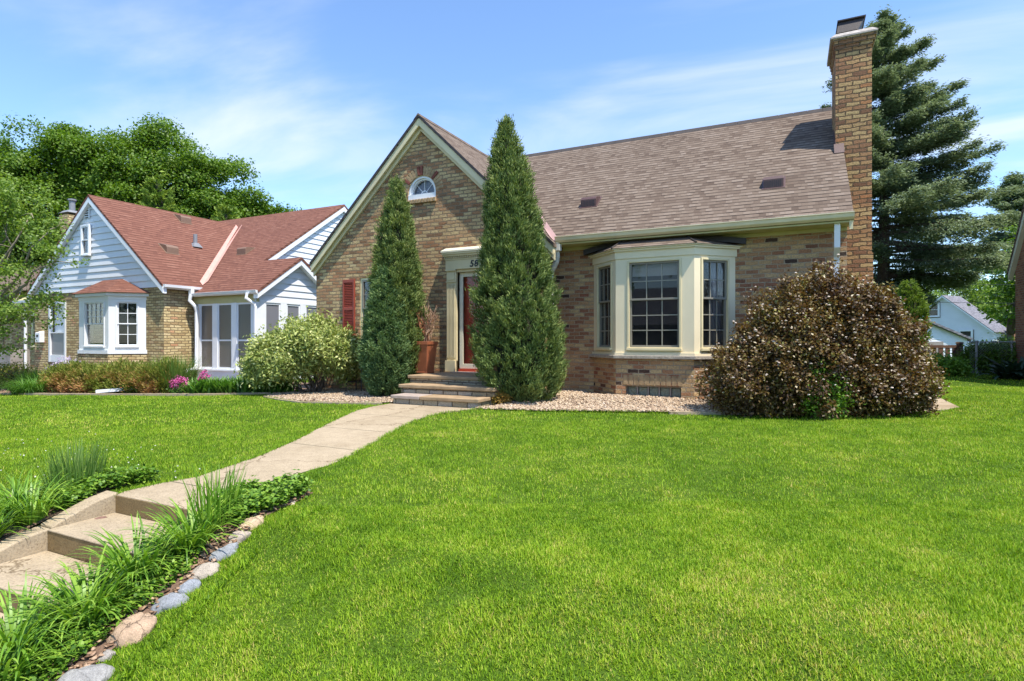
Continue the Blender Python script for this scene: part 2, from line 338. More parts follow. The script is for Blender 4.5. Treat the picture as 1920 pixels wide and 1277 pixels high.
M['arb'] = leafmat('arborvitae_sprays', [(0, (.04, .09, .012)), (.5, (.13, .21, .03)), (1, (.28, .36, .06))], .6, .2, .2)
M['ninebark'] = leafmat('bronze_ninebark_leaves', [(0, (.028, .018, .010)), (.25, (.065, .034, .017)), (.5, (.135, .080, .027)), (.72, (.215, .165, .042)), (.88, (.20, .22, .05)), (1, (.40, .30, .07))], .42, .22, .45, (1.4, 1.0, .5))
M['petal'] = leafmat('pale_flower_heads', [(0, (.34, .24, .19)), (.5, (.56, .44, .37)), (1, (.70, .61, .53))], .7, .1, .2, (1, 1, 1))
M['pink'] = leafmat('magenta_flowers', [(0, (.50, .06, .22)), (1, (.72, .20, .45))], .6, .2, .2, (1, 1, 1))
M['lilac'] = leafmat('pale_lilac_flowers', [(0, (.5, .42, .62)), (1, (.74, .68, .8))], .6, .2, .2, (1, 1, 1))
M['clover'] = leafmat('clover_blossoms', [(0, (.6, .6, .5)), (1, (.78, .78, .7))], .6, .1, .2, (1, 1, 1))
M['varieg'] = leafmat('variegated_leaves', [(0, (.09, .14, .03)), (.3, (.20, .27, .06)), (.62, (.42, .47, .14)), (1, (.72, .73, .36))], .5, .25, .3, (1.1, 1.1, .7))
M['yew'] = leafmat('browned_yew_sprays', [(0, (.07, .06, .015)), (.3, (.14, .17, .03)), (.55, (.20, .24, .04)), (.8, (.32, .22, .07)), (1, (.40, .19, .09))], .6, .2, .2)
M['orange'] = leafmat('orange_green_shrub_leaves', [(0, (.10, .14, .02)), (.4, (.28, .22, .04)), (1, (.55, .22, .05))], .5, .25)
M['pebble'] = leafmat('river_pebbles', [(0, (.17, .11, .08)), (.3, (.33, .235, .16)), (.6, (.45, .345, .235)), (.85, (.53, .425, .31)), (1, (.62, .56, .48))], .8, 0, .25)
M['chips'] = leafmat('mulch_chips', [(0, (.09, .05, .03)), (.5, (.26, .16, .10)), (1, (.46, .32, .22))], .9, 0, .1)

# ---------------------------------------------------------------- object helpers
def tag(o, label, cat=None, group=None, kind=None):
    if label: o['label'] = label
    if cat: o['category'] = cat
    if group: o['group'] = group
    if kind: o['kind'] = kind
    return o
def thing(name, loc, label, cat, group=None):
    o = bpy.data.objects.new(name, None); C.objects.link(o); o.location = loc; o.empty_display_size = .3
    bpy.context.view_layer.update()
    return tag(o, label, cat, group)
def fin(name, me, mat, parent, bevel=0, smooth=False):
    for m in (mat if isinstance(mat, (list, tuple)) else [mat]): me.materials.append(m)
    o = bpy.data.objects.new(name, me); C.objects.link(o)
    if parent is not None:
        o.parent = parent
        if parent.type == 'EMPTY': o.matrix_parent_inverse = Matrix.Translation(-parent.location)
    if smooth:
        me.polygons.foreach_set('use_smooth', [True]*len(me.polygons))
    if bevel:
        b = o.modifiers.new('bevel', 'BEVEL'); b.width = bevel; b.segments = 2; b.limit_method = 'ANGLE'
    return o
def auto_uv(me):
    n = len(me.loops)
    uvl = me.uv_layers.new(name='UVMap')
    uv = np.empty((n, 2))
    for p in me.polygons:
        nn = p.normal; t = Vector((-nn.y, nn.x, 0))
        if t.length < 1e-4: t = Vector((1, 0, 0))
        t.normalize(); b = nn.cross(t)
        for li in p.loop_indices:
            co = me.vertices[me.loops[li].vertex_index].co
            uv[li] = (co.dot(t), co.dot(b))
    uvl.data.foreach_set('uv', uv.ravel())
class Plane:
    """local wall frame: u along the wall, o outwards, z up"""
    def __init__(s, ox, oy, ang=0):     # ang: direction of u in degrees; outward is u turned -90
        s.o = Vector((ox, oy, 0)); a = rad(ang)
        s.u = Vector((math.cos(a), math.sin(a), 0)); s.n = Vector((math.sin(a), -math.cos(a), 0))
    def __call__(s, u, o, z): return s.o + s.u*u + s.n*o + Vector((0, 0, z))
WORLD = lambda u, o, z: Vector((u, o, z))
class MB:
    def __init__(s, T=None): s.v = []; s.f = []; s.m = []; s.T = T or WORLD; s.k = 0
    def mat(s, k): s.k = k; return s
    def add(s, vs, fs):
        b = len(s.v); s.v += [tuple(v) for v in vs]
        for f in fs: s.f.append([b+i for i in f]); s.m.append(s.k)
        return s
    def box(s, u0, u1, o0, o1, z0, z1):
        T = s.T
        p = [T(u, o, z) for z in (z0, z1) for (u, o) in ((u0, o0), (u1, o0), (u1, o1), (u0, o1))]
        return s.add(p, [(0, 3, 2, 1), (4, 5, 6, 7), (0, 1, 5, 4), (1, 2, 6, 5), (2, 3, 7, 6), (3, 0, 4, 7)])
    def prism(s, pts, vec):
        """polygon of local points extruded by a local vector"""
        T = s.T; n = len(pts)
        a = [T(*p) for p in pts]; b = [T(p[0]+vec[0], p[1]+vec[1], p[2]+vec[2]) for p in pts]
        return s.add(a+b, [tuple(range(n-1, -1, -1)), tuple(range(n, 2*n))]+[(i, (i+1) % n, n+(i+1) % n, n+i) for i in range(n)])
    def frustum(s, cx, cy, z0, a0, b0, z1, a1, b1):
        T = s.T; p = []
        for z, a, b in ((z0, a0, b0), (z1, a1, b1)):
            p += [T(cx-a, cy-b, z), T(cx+a, cy-b, z), T(cx+a, cy+b, z), T(cx-a, cy+b, z)]
        return s.add(p, [(0, 3, 2, 1), (4, 5, 6, 7), (0, 1, 5, 4), (1, 2, 6, 5), (2, 3, 7, 6), (3, 0, 4, 7)])
    def tube(s, path, r, n=8, r1=None, sx=1, sy=1):
        path = [Vector(s.T(*p)) for p in path]; L = len(path); rings = []
        up = None
        for i, p in enumerate(path):
            d = (path[min(i+1, L-1)]-path[max(i-1, 0)]).normalized()
            a = d.cross(Vector((0, 0, 1)));
            if a.length < .05: a = d.cross(Vector((0, 1, 0))) if up is None else up
            a.normalize()
            if up is not None and a.dot(up) < 0: a = -a
            up = a; b = d.cross(a)
            rr = r if r1 is None else r+(r1-r)*i/max(1, L-1)
            rings.append([p+(a*math.cos(t)*sx+b*math.sin(t)*sy)*rr for t in [2*math.pi*(j+.5)/n for j in range(n)]])
        vs = [v for q in rings for v in q]; fs = []
        for i in range(L-1):
            for j in range(n):
                fs.append((i*n+j, i*n+(j+1) % n, (i+1)*n+(j+1) % n, (i+1)*n+j))
        fs += [tuple(range(n-1, -1, -1)), tuple((L-1)*n+j for j in range(n))]
        return s.add(vs, fs)
    def wall(s, outline, holes, o0, depth):
        """flat wall with holes (u,z loops); reveals go in by depth; a back face closes the room side"""
        loops = [outline]+holes; T = s.T
        flat = [p for l in loops for p in l]
        tris = tessellate_polygon([[Vector((p[0], p[1], 0)) for p in l] for l in loops])
        fr = [T(p[0], o0, p[1]) for p in flat]
        def orient(tr, out):
            a, b, c = (flat[i] for i in tr)
            cr_ = (b[0]-a[0])*(c[1]-a[1])-(b[1]-a[1])*(c[0]-a[0])
            return tr if (cr_ > 0) == out else tr[::-1]
        s.add(fr, [tuple(orient(tr, True)) for tr in tris])
        bk = [T(p[0], o0-depth, p[1]) for p in flat]
        s.add(bk, [tuple(orient(tr, False)) for tr in tris])
        for l in loops:
            n = len(l); s.add([T(p[0], o0, p[1]) for p in l]+[T(p[0], o0-depth, p[1]) for p in l], [(i, (i+1) % n, n+(i+1) % n, n+i) for i in range(n)])
        return s
    def build(s, name, mat, parent=None, bevel=0, smooth=False, fixn=True):
        me = bpy.data.meshes.new(name); me.from_pydata(s.v, [], s.f)
        if any(s.m): me.polygons.foreach_set('material_index', s.m)
        if fixn:
            bm = bmesh.new(); bm.from_mesh(me); bmesh.ops.recalc_face_normals(bm, faces=bm.faces); bm.to_mesh(me); bm.free()
        me.update(); auto_uv(me)
        return fin(name, me, mat, parent, bevel, smooth)
def npmesh(name, V, F, mat, parent=None, vals=None, smooth=False):
    """V (n,3) verts, F (m,k) faces"""
    me = bpy.data.meshes.new(name); k = F.shape[1]
    me.vertices.add(len(V)); me.vertices.foreach_set('co', np.ascontiguousarray(V, np.float32).ravel())
    me.loops.add(F.size); me.loops.foreach_set('vertex_index', np.ascontiguousarray(F, np.int32).ravel())
    me.polygons.add(len(F)); me.polygons.foreach_set('loop_start', np.arange(0, F.size, k, dtype=np.int32))
    me.update(calc_edges=True); me.validate()
    if vals is not None:
        a = me.attributes.new('v', 'FLOAT', 'POINT'); a.data.foreach_set('value', np.clip(vals, 0, 1).astype(np.float32))
    return fin(name, me, mat, parent, 0, smooth)
def leaf_arrays(P, D, Nn, L, Wd, V):
    """one pointed quad leaf per row, bent a little along its midrib"""
    D = unit(D); Sd = unit(np.cross(D, Nn)); Nn = np.cross(Sd, D)
    L = np.broadcast_to(L, (len(P),))[:, None]; Wd = np.broadcast_to(Wd, (len(P),))[:, None]
    a = P-D*L*.5; c = P+D*L*.5-Nn*L*.12; b = P+Sd*Wd*.5-D*L*.05; d = P-Sd*Wd*.5-D*L*.05
    vs = np.stack([a, b, c, d], 1).reshape(-1, 3)
    F = np.arange(len(P)*4).reshape(-1, 4)
    return vs, F, np.repeat(V, 4)
def leaves(name, P, D, Nn, L, Wd, V, mat, parent=None):
    vs, F, vv = leaf_arrays(P, D, Nn, L, Wd, V)
    return npmesh(name, vs, F, mat, parent, vv)
def blade_arrays(B, az, L, Wd, th0, k, segs, V):
    """arching ribbons: base B, heading az, start elevation th0, total bend k (radians)"""
    n = len(B); s = np.linspace(0, 1, segs+1); out_ = np.stack([np.cos(az), np.sin(az)], 1); side = np.stack([-np.sin(az), np.cos(az), np.zeros(n)], 1)
    r = np.zeros(n); z = np.zeros(n); pts = []
    for i in range(segs+1):
        w = (Wd*(1-s[i])**.6*(.75+.5*min(1, s[i]*3)))[:, None]*.5 if segs > 1 else (Wd*(1-s[i]))[:, None]*.5
        c = np.concatenate([B[:, :2]+out_*r[:, None], (B[:, 2]+z)[:, None]], 1)
        pts.append(c-side*w); pts.append(c+side*w)
        th = th0-k*(s[i]**1.3); r = r+np.cos(th)*L/segs; z = z+np.sin(th)*L/segs
    V3 = np.stack(pts, 1).reshape(-1, 3); m = 2*(segs+1)
    base = np.arange(n)[:, None]*m
    F = np.concatenate([np.stack([base[:, 0]+2*i, base[:, 0]+2*i+1, base[:, 0]+2*i+3, base[:, 0]+2*i+2], 1) for i in range(segs)])
    return V3, F, np.repeat(V, m)
def blades(name, B, az, L, Wd, th0, k, segs, V, mat, parent=None):
    a, f, v = blade_arrays(B, az, L, Wd, th0, k, segs, V)
    return npmesh(name, a, f, mat, parent, v)
def sheet(name, poly, mat, zoff=.02, step=.3, kind='structure', hfun=None, rim=0, parent=None):
    hfun = hfun or (lambda x, y: H(x, y))
    P = []; n = len(poly)
    for i in range(n):
        a, b = Vector(poly[i]), Vector(poly[(i+1) % n]); m = max(1, int((b-a).length/step))
        P += [a.lerp(b, j/m) for j in range(m)]
    nb = len(P); xs = np.array([p.x for p in P]); ys = np.array([p.y for p in P])
    gx, gy = np.meshgrid(np.arange(xs.min(), xs.max(), step), np.arange(ys.min(), ys.max(), step)); gx = gx.ravel(); gy = gy.ravel()
    ok = inpoly(gx, gy, [(p.x, p.y) for p in P])
    pts = P+[Vector((x, y)) for x, y in zip(gx[ok], gy[ok])]
    vs, es, fs, *_ = delaunay_2d_cdt(pts, [(i, (i+1) % nb) for i in range(nb)], [], 1, 1e-5)
    X = np.array([v.x for v in vs]); Y = np.array([v.y for v in vs]); Z = hfun(X, Y)+zoff
    me = bpy.data.meshes.new(name)
    V = [(x, y, z) for x, y, z in zip(X, Y, Z)]; F = [tuple(f) for f in fs]
    if rim:
        b = len(V); V += [(X[i], Y[i], Z[i]-rim) for i in range(nb)]
        F += [(i, (i+1) % nb, b+(i+1) % nb, b+i) for i in range(nb)]
    me.from_pydata(V, [], F); 
    bm = bmesh.new(); bm.from_mesh(me); bmesh.ops.recalc_face_normals(bm, faces=bm.faces); bm.to_mesh(me); bm.free()
    me.update(); auto_uv(me)
    o = fin(name, me, mat, parent); 
    if kind: o['kind'] = kind
    return o
def strip(pts, w0, w1):
    """polygon of a band following pts, offset w0 to one side and w1 to the other"""
    L, R_ = [], []
    for i, p in enumerate(pts):
        a = Vector(pts[max(0, i-1)]); b = Vector(pts[min(len(pts)-1, i+1)]); d = (b-a).normalized(); n = Vector((-d.y, d.x)); q = Vector(p)
        L.append(tuple(q+n*w0)); R_.append(tuple(q+n*w1))
    return L+R_[::-1]

# ================================================================ GROUND
def axis(segs):
    o = []
    for a, b, s in segs: o += list(np.arange(a, b, s))
    return np.array(o+[segs[-1][1]])
xs = axis([(-600, -100, 50), (-100, -30, 5), (-30, -8, .5), (-8, -5, .1), (-5, -3.4, .05), (-3.4, 6, .15), (6, 30, 1), (30, 100, 5), (100, 600.1, 50)])
ys = axis([(-400, -60, 40), (-60, -12, 4), (-12, -1, .5), (-1, 4, .08), (4, 14, .3), (14, 40, 1), (40, 100, 5), (100, 700.1, 60)])
GX, GY = np.meshgrid(xs, ys); gx = GX.ravel(); gy = GY.ravel(); gz = H(gx, gy)
cut = (gx > -4.85) & (gx < -3.62) & (gy < 2.70) & (gy > -.6)
gz = np.where(cut, gz-.6, gz)
gz += np.where((abs(gx) < 20) & ~cut, (n2(gx, gy, .8, 3)-.5)*.03, 0)
nx, ny = len(xs), len(ys); ii = (np.arange(ny-1)[:, None]*nx+np.arange(nx-1)[None, :]).ravel()
g = npmesh('ground', np.stack([gx, gy, gz], 1), np.stack([ii, ii+1, ii+nx+1, ii+nx], 1), M['soil'], None, None, True)
tag(g, None, None, None, 'structure')

PL = [(-4.80, 2.70), (-4.80, 3.05), (-4.72, 3.3), (-4.92, 4.15), (-5.25, 5.01), (-5.72, 5.99), (-6.16, 6.97), (-6.33, 7.6), (-6.35, 8.12)]
PR = [(-3.65, 2.70), (-3.68, 3.08), (-3.72, 3.32), (-3.92, 3.93), (-4.04, 4.53), (-4.36, 5.45), (-4.62, 6.2), (-4.80, 6.9), (-4.78, 7.6), (-4.50, 8.12)]
path_poly = PL+PR[::-1]
# slabs of the front walk, with open joints between them
def side_at(P, f):
    d = [0]
    for a, b in zip(P[:-1], P[1:]): d.append(d[-1]+math.dist(a, b))
    t = f*d[-1]
    for i in range(len(d)-1):
        if t <= d[i+1]+1e-9:
            k = (t-d[i])/(d[i+1]-d[i]); return (P[i][0]+(P[i+1][0]-P[i][0])*k, P[i][1]+(P[i+1][1]-P[i][1])*k)
    return P[-1]
mb = []
cuts = [0, .075, .375, .555, .76, 1.0]
wk = bpy.data.meshes.new('front_path'); 
Vv, Ff = [], []
for i in range(len(cuts)-1):
    a, b = cuts[i]+(.0012 if i else 0), cuts[i+1]-.0012
    l = [side_at(PL, a+(b-a)*j/8) for j in range(9)]; r = [side_at(PR, a+(b-a)*j/8) for j in range(9)]
    bb = len(Vv)
    for p, q in zip(l, r):
        for m_ in range(5):
            x = p[0]+(q[0]-p[0])*m_/4; y = p[1]+(q[1]-p[1])*m_/4; Vv.append((x, y, hz(x, y)+.012))
    for j in range(8):
        for m_ in range(4): o_ = bb+j*5+m_; Ff.append((o_, o_+1, o_+6, o_+5))
    ring = [bb+m_ for m_ in range(5)]+[bb+j*5+4 for j in range(1, 9)]+[bb+40+m_ for m_ in (3, 2, 1, 0)]+[bb+j*5 for j in range(7, 0, -1)]
    c0 = len(Vv); Vv += [(Vv[k][0], Vv[k][1], Vv[k][2]-.035) for k in ring]; n_ = len(ring)
    Ff += [(ring[k], ring[(k+1) % n_], c0+(k+1) % n_, c0+k) for k in range(n_)]
wk.from_pydata(Vv, [], Ff); bm = bmesh.new(); bm.from_mesh(wk); bmesh.ops.recalc_face_normals(bm, faces=bm.faces); bm.to_mesh(wk); bm.free(); auto_uv(wk)
tag(fin('front_path', wk, M['walk'], None), None, None, None, 'structure')

side_poly = [(.95, 10.15), (1.6, 10.60), (2.2, 11.2), (2.50, 11.75), (2.62, 14.85), (2.5, 22), (1.5, 22), (1.45, 13.6), (1.35, 11.2)]
sheet('side_path', side_poly, M['walk'], .02, .4, rim=.06)
# street level: public pavement, road
sheet('pavement', [(-40, -2.1), (40, -2.1), (40, -.6), (-40, -.6)], M['walk'], .02, 1.5)
sheet('road', [(-120, -13), (120, -13), (120, -5), (-120, -5)], M['street'], .012, 6)

# beds
gedge = [(-4.62, 8.05), (-3.65, 8.25), (-2.43, 8.74), (-1.36, 9.12), (-.32, 9.56), (.55, 9.95), (.95, 10.15)]
gravel_poly = gedge+[(1.35, 10.75), (.84, 10.9), (-4.3, 10.9), (-4.3, 9.9), (-4.45, 8.4)]
def GH(x, y): return H(x, y)+.02+.09*ss(.3, 1.5, y-(np.interp(x, [p[0] for p in gedge], [p[1] for p in gedge])))
sheet('gravel_bed', gravel_poly, M['gravel_base'], .0, .2, hfun=GH)
medge = [(-10.05, 8.75), (-9.76, 8.43), (-8.9, 8.02), (-8.07, 7.75), (-7.2, 7.82), (-6.5, 8.1)]
mulch_poly = medge+[(-6.4, 8.3), (-6.5, 10.35), (-10.3, 10.35), (-10.3, 9.3)]
sheet('mulch_bed', mulch_poly, M['mulch_base'], .015, .25)
nedge = [(-27, 6.9), (-20, 6.95), (-17.5, 7.14), (-14.06, 7.70), (-11.36, 8.42), (-10.2, 9.1)]
nbed_poly = nedge+[(-10.05, 12.3), (-14.5, 12.3), (-17.4, 12.3), (-17.6, 11.4), (-27, 11.4)]
sheet('planting_bed', nbed_poly, M['mulch_base'], .015, .4)
ed = sheet('bed_edging', strip(nedge, 0, -.11), M['walk'], .05, .3, rim=.1)
ed = sheet('bed_edging', strip([(-1.7, 8.98), (-.32, 9.54), (.55, 9.93), (1.05, 10.2)], 0, -.09), M['walk'], .035, .3, rim=.1)
ed = sheet('bed_edging', strip(medge, 0, -.07), M['walk'], .025, .3, rim=.1)
lily_poly = [(-3.66, -.6), (-3.66, 2.7), (-3.70, 3.1), (-3.60, 3.45), (-3.38, 3.35), (-3.28, 2.9), (-3.12, 2.3), (-3.04, 1.8), (-2.95, 1.2), (-2.9, -.6)]
sheet('bed_soil', lily_poly, M['mulch_base'], .012, .15)
lily2_poly = [(-5.0, -.6), (-5.0, 2.9), (-5.35, 2.95), (-6.1, 2.3), (-6.1, -.6)]
sheet('bed_soil', lily2_poly, M['mulch_base'], .012, .15)

# ================================================================ LAWN (uncountable blades)
holes_ = [path_poly, side_poly, gravel_poly, mulch_poly, nbed_poly, lily_poly, lily2_poly,
          [(-5.02, -.6), (-3.6, -.6), (-3.6, 2.75), (-5.02, 2.75)], [(-10.3, 10.2), (.9, 10.2), (.9, 18.4), (-10.3, 18.4)],
          [(-27, 11.2), (-14.5, 11.2), (-14.5, 22), (-27, 22)], [(-40, -2.1), (40, -2.1), (40, -.6), (-40, -.6)], [(-6.55, 8.05), (-4.4, 8.05), (-4.4, 10.3), (-6.55, 10.3)]]
fx, fy = -math.sin(rad(26)), math.cos(rad(26))
def scatter(n, d0, d1, half=.98):
    """points on the lawn between two distances in front of the camera, kept off beds and paths"""
    D = np.sqrt(RG.uniform(d0*d0, d1*d1, n)); r = RG.uniform(-half, half, n)*D
    x = D*fx+r*math.cos(rad(26)); y = D*fy+r*math.sin(rad(26))
    ok = np.ones(n, bool)
    for p in holes_: ok &= ~inpoly(x, y, p)
    return x[ok], y[ok], D[ok]
gv, gf, gl = [], [], []; base = 0
for n, d0, d1, w, hh in ((640000, 1.5, 4.2, .0037, .034), (450000, 4.2, 8, .0065, .038), (340000, 8, 14, .011, .042), (120000, 14, 30, .024, .05)):
    x, y, D = scatter(n, d0, d1, 1.38)
    m = len(x)
    z = H(x, y)+(n2(x, y, .8, 3)-.5)*.03-.004
    patch = n2(x, y, .9, 5)*.45+n2(x, y, 3.1, 6)*.35+n2(x, y, 11, 8)*.35+n2(x, y, 28, 14)*.25
    v = -.04+patch*.82+RG.normal(0, .17, m)
    dry = (n2(x, y, 2.1, 9) > .80) & (RG.random(m) < .35); v = np.where(dry, v+.25, v)
    v = np.where(RG.random(m) < .012, .95, v)
    L = hh*.82*(.45+.8*RG.random(m))*(.5+1.0*n2(x, y, 7.3, 12))
    az = RG.uniform(0, 2*math.pi, m); th = RG.uniform(.55, 1.45, m)
    a, f, q = blade_arrays(np.stack([x, y, z], 1), az, L, np.full(m, w)*RG.uniform(.7, 1.3, m), th, RG.uniform(.1, .7, m), 1 if d0 > 4 else 2, v)
    gv.append(a); gf.append(f+base); gl.append(q); base += len(a)
tag(npmesh('lawn_grass', np.concatenate(gv), np.concatenate(gf), M['grass'], None, np.concatenate(gl)), 'mown green lawn grass with lighter and drier patches', 'grass', None, 'stuff')
# blades leaning over the edges of the walk and beds
fv, ff, fl2, base = [], [], [], 0
for P_, sgn in ((PL, 1), (PR, -1), ([(p[0], p[1]) for p in gedge], 1), (medge, 1), (nedge, 1), ([(-3.10, 3.3), (-3.02, 2.9), (-2.98, 2.6), (-2.92, 2.3), (-2.84, 2.0), (-2.80, 1.7), (-2.74, 1.4)], 1), ([(1.1, 10.2), (1.62, 10.56), (2.24, 11.2), (2.54, 11.75), (2.66, 14.85)], 1)):
    ln = sum(math.dist(a, b) for a, b in zip(P_[:-1], P_[1:])); m = int(ln*420)
    q = np.array([side_at(P_, f) for f in RG.random(m)]); x = q[:, 0]+RG.normal(0, .014, m); y = q[:, 1]+RG.normal(0, .014, m)
    wv = (n2(x, y, 6, 31) > .35); x, y = x[wv], y[wv]; m = len(x)
    a, f, v_ = blade_arrays(np.stack([x, y, H(x, y)], 1), RG.uniform(0, 6.28, m), RG.uniform(.025, .065, m), np.full(m, .006), RG.uniform(.4, 1.4, m), RG.uniform(.2, 1, m), 2, .1+.6*RG.random(m))
    fv.append(a); ff.append(f+base); fl2.append(v_); base += len(a)
tag(npmesh('edge_grass', np.concatenate(fv), np.concatenate(ff), M['grass'], None, np.concatenate(fl2)), 'ragged grass growing over the edges of walk and beds', 'grass', None, 'stuff')
# white clover heads dotted in the lawn
x, y, D = scatter(700, 4, 9, .95); ok = (n2(x, y, .7, 21) > .60) & (x < -4.6) & (y < 6); x, y = x[ok], y[ok]
P = np.stack([x, y, H(x, y)+.035], 1); P = np.repeat(P, 4, 0); Dn = rdirs(len(P))
tag(leaves('clover_flowers', P+Dn*.004, Dn, rdirs(len(P)), .011, .010, RG.random(len(P)), M['clover']), 'tiny white clover blossoms dotted in the lawn', 'flowers', None, 'stuff')

# pebbles and chips
ico = bmesh.new(); bmesh.ops.create_icosphere(ico, subdivisions=1, radius=1); IV = np.array([v.co[:] for v in ico.verts]); IF = np.array([[v.index for v in f.verts] for f in ico.faces]); ico.free()
def pebbles(name, x, y, z, r, mat, flat=.6, label=None, cat=None):
    n = len(x); V = np.repeat(IV[None], n, 0)*(1+RG.uniform(-.25, .25, (n, 12, 1)))
    sc = np.stack([r*RG.uniform(.8, 1.4, n), r*RG.uniform(.6, 1, n), r*flat*RG.uniform(.7, 1.2, n)], 1); V = V*sc[:, None]
    a = RG.uniform(0, 6.28, n); b = RG.normal(0, .35, n)
    ca, sa, cb, sb = np.cos(a)[:, None], np.sin(a)[:, None], np.cos(b)[:, None], np.sin(b)[:, None]
    X, Y, Z = V[..., 0], V[..., 1], V[..., 2]; X, Z = X*cb-Z*sb, X*sb+Z*cb; X, Y = X*ca-Y*sa, X*sa+Y*ca
    V = np.stack([X+x[:, None], Y+y[:, None], Z+z[:, None]], 2).reshape(-1, 3)
    F = (IF[None]+np.arange(n)[:, None, None]*12).reshape(-1, 3)
    o = npmesh(name, V, F, mat, None, np.repeat(RG.beta(2.2, 2.2, n), 12), True)
    return tag(o, label, cat, None, 'stuff')
def inside(poly, n):
    a = np.array(poly); x = RG.uniform(a[:, 0].min(), a[:, 0].max(), n); y = RG.uniform(a[:, 1].min(), a[:, 1].max(), n); k = inpoly(x, y, poly); return x[k], y[k]
x, y = inside(gravel_poly, 26000); k = ~((x > -3.6) & (x < -.8) & (y > 10.3+abs(x+2.2)*.0) & (y > 10.25)); x, y = x[k], y[k]
pebbles('gravel', x, y, GH(x, y)+RG.uniform(0, .022, len(x)), RG.uniform(.012, .026, len(x)), M['pebble'], .65, 'tan and pink river pebbles along the brick wall', 'gravel')
x, y = inside(mulch_poly, 9000)
pebbles('gravel', x, y, H(x, y)+.02+RG.uniform(0, .02, len(x)), RG.uniform(.012, .026, len(x)), M['pebble'], .5, 'shaded brown pebbles under the tall narrow juniper', 'gravel')
x, y = inside(nbed_poly, 12000); k = y < 9.8; x, y = x[k], y[k]
pebbles('bark_mulch', x, y, H(x, y)+.02+RG.uniform(0, .02, len(x)), RG.uniform(.015, .035, len(x)), M['chips'], .3, 'brown bark mulch in the neighbouring bed', 'mulch')
x, y = inside(lily_poly, 5000)
pebbles('bark_mulch', x, y, H(x, y)+.02+RG.uniform(0, .01, len(x)), RG.uniform(.008, .02, len(x)), M['chips'], .3, 'brown mulch under the daylilies beside the boulders', 'mulch')

# ================================================================ windows
def window(parent, T, u0, u1, z0, z1, cols=3, ru=2, rl=3, cas=.07, casmat=None, sashmat=None, rec=.05, pane=None, out_=.02, mid=.5, label=None, mun=.018, sill=True, backing=None):
    """double-hung sash window: casing (the part), sash, muntins and pane below it"""
    casmat = casmat or M['cream']; sashmat = sashmat or M['sash']; pane = pane or M['glass']
    b = MB(T)
    b.box(u0-cas, u0, -rec, out_, z0-cas*.4, z1+cas); b.box(u1, u1+cas, -rec, out_, z0-cas*.4, z1+cas); b.box(u0, u1, -rec, out_, z1, z1+cas)
    if sill: b.box(u0-cas-.01, u1+cas+.01, -rec, out_+.035, z0-cas*.4-.045, z0-cas*.4)
    b.box(u0, u1, -rec, out_-.004, z0-cas*.4, z0)
    w = b.build('window', casmat, parent, bevel=.004)
    if label: w['label'] = label
    zm = z0+(z1-z0)*mid; f = .035
    s = MB(T)
    for (a, c, off) in ((zm-.012, z1, -.012), (z0, zm+.022, -.032)):
        s.box(u0, u0+f, -rec-.02+off, off, a, c); s.box(u1-f, u1, -rec-.02+off, off, a, c)
        s.box(u0+f, u1-f, -rec-.02+off, off, a, a+f); s.box(u0+f, u1-f, -rec-.02+off, off, c-f, c)
    s.build('sash', sashmat, w, bevel=.003)
    if cols or ru or rl:
        g = MB(T)
        for (a, c, off, rows) in ((zm+f-.012, z1-f, -.026, ru), (z0+f, zm-.013, -.046, rl)):
            if rows:
                for i in range(1, cols):
                    u = u0+f+(u1-u0-2*f)*i/cols; g.box(u-mun/2, u+mun/2, off-.012, off, a, c)
                for j in range(1, rows):
                    z = a+(c-a)*j/rows; g.box(u0+f, u1-f, off-.013, off-.001, z-mun/2, z+mun/2)
        g.build('muntins', M['sash_light'] if sashmat is M['sash'] else sashmat, w)
    p = MB(T)
    p.box(u0+f*.6, u1-f*.6, -.046, -.041, zm, z1-f*.6); p.box(u0+f*.6, u1-f*.6, -.066, -.061, z0+f*.6, zm)
    p.build('pane', pane, w)
    return w

# ================================================================ BRICK HOUSE
house = thing('brick_house', (-4.5, 10.3, 0), 'tan and rose brick cottage with steep front gable, cream bay window and tall chimney', 'house')
YG, YM, YB = 10.3, 10.83, 18.2
XL, XR, XC = -10.25, .82, -4.33
AX, AZ, SG = -7.19, 5.976, .96          # front gable ridge
def gab(x): return AZ-SG*abs(x-AX)
EY, EZ, SM, RY = 10.42, 3.10, .80, 14.3   # main eave, slope, ridge
RZ = EZ+SM*(RY-EY)
TG = Plane(0, YG, 0); TM = Plane(0, YM, 0)
def arc(cx, cz, r, n=16, a0=0, a1=180): return [(cx+r*math.cos(rad(a0+(a1-a0)*i/n)), cz+r*math.sin(rad(a0+(a1-a0)*i/n))) for i in range(n+1)]
AWX, AWZ, AWR = -7.20, 4.33, .36
arch_hole = [(AWX-AWR, 4.19)] + [(AWX+AWR, 4.19)] + arc(AWX, AWZ, AWR, 18)
wl = MB(TG)
hole_door = [(-6.29, .47), (-5.36, .47), (-5.36, 2.56), (-6.29, 2.56)]
hole_win = [(-8.92, 1.15), (-8.02, 1.15), (-8.02, 2.56), (-8.92, 2.56)]
wl.wall([(XL, -.4), (XC, -.4), (XC, gab(XC)-.08), (AX, AZ-.1), (XL, gab(XL)-.08)], [hole_door, hole_win, arch_hole], 0, .18)
wl.T = TM; wl.k = 1
wl.wall([(XC, -.4), (XR, -.4), (XR, 3.05), (XC, 3.05)], [[(-3.35, .9), (-1.05, .9), (-1.05, 2.6), (-3.35, 2.6)]], 0, .18)
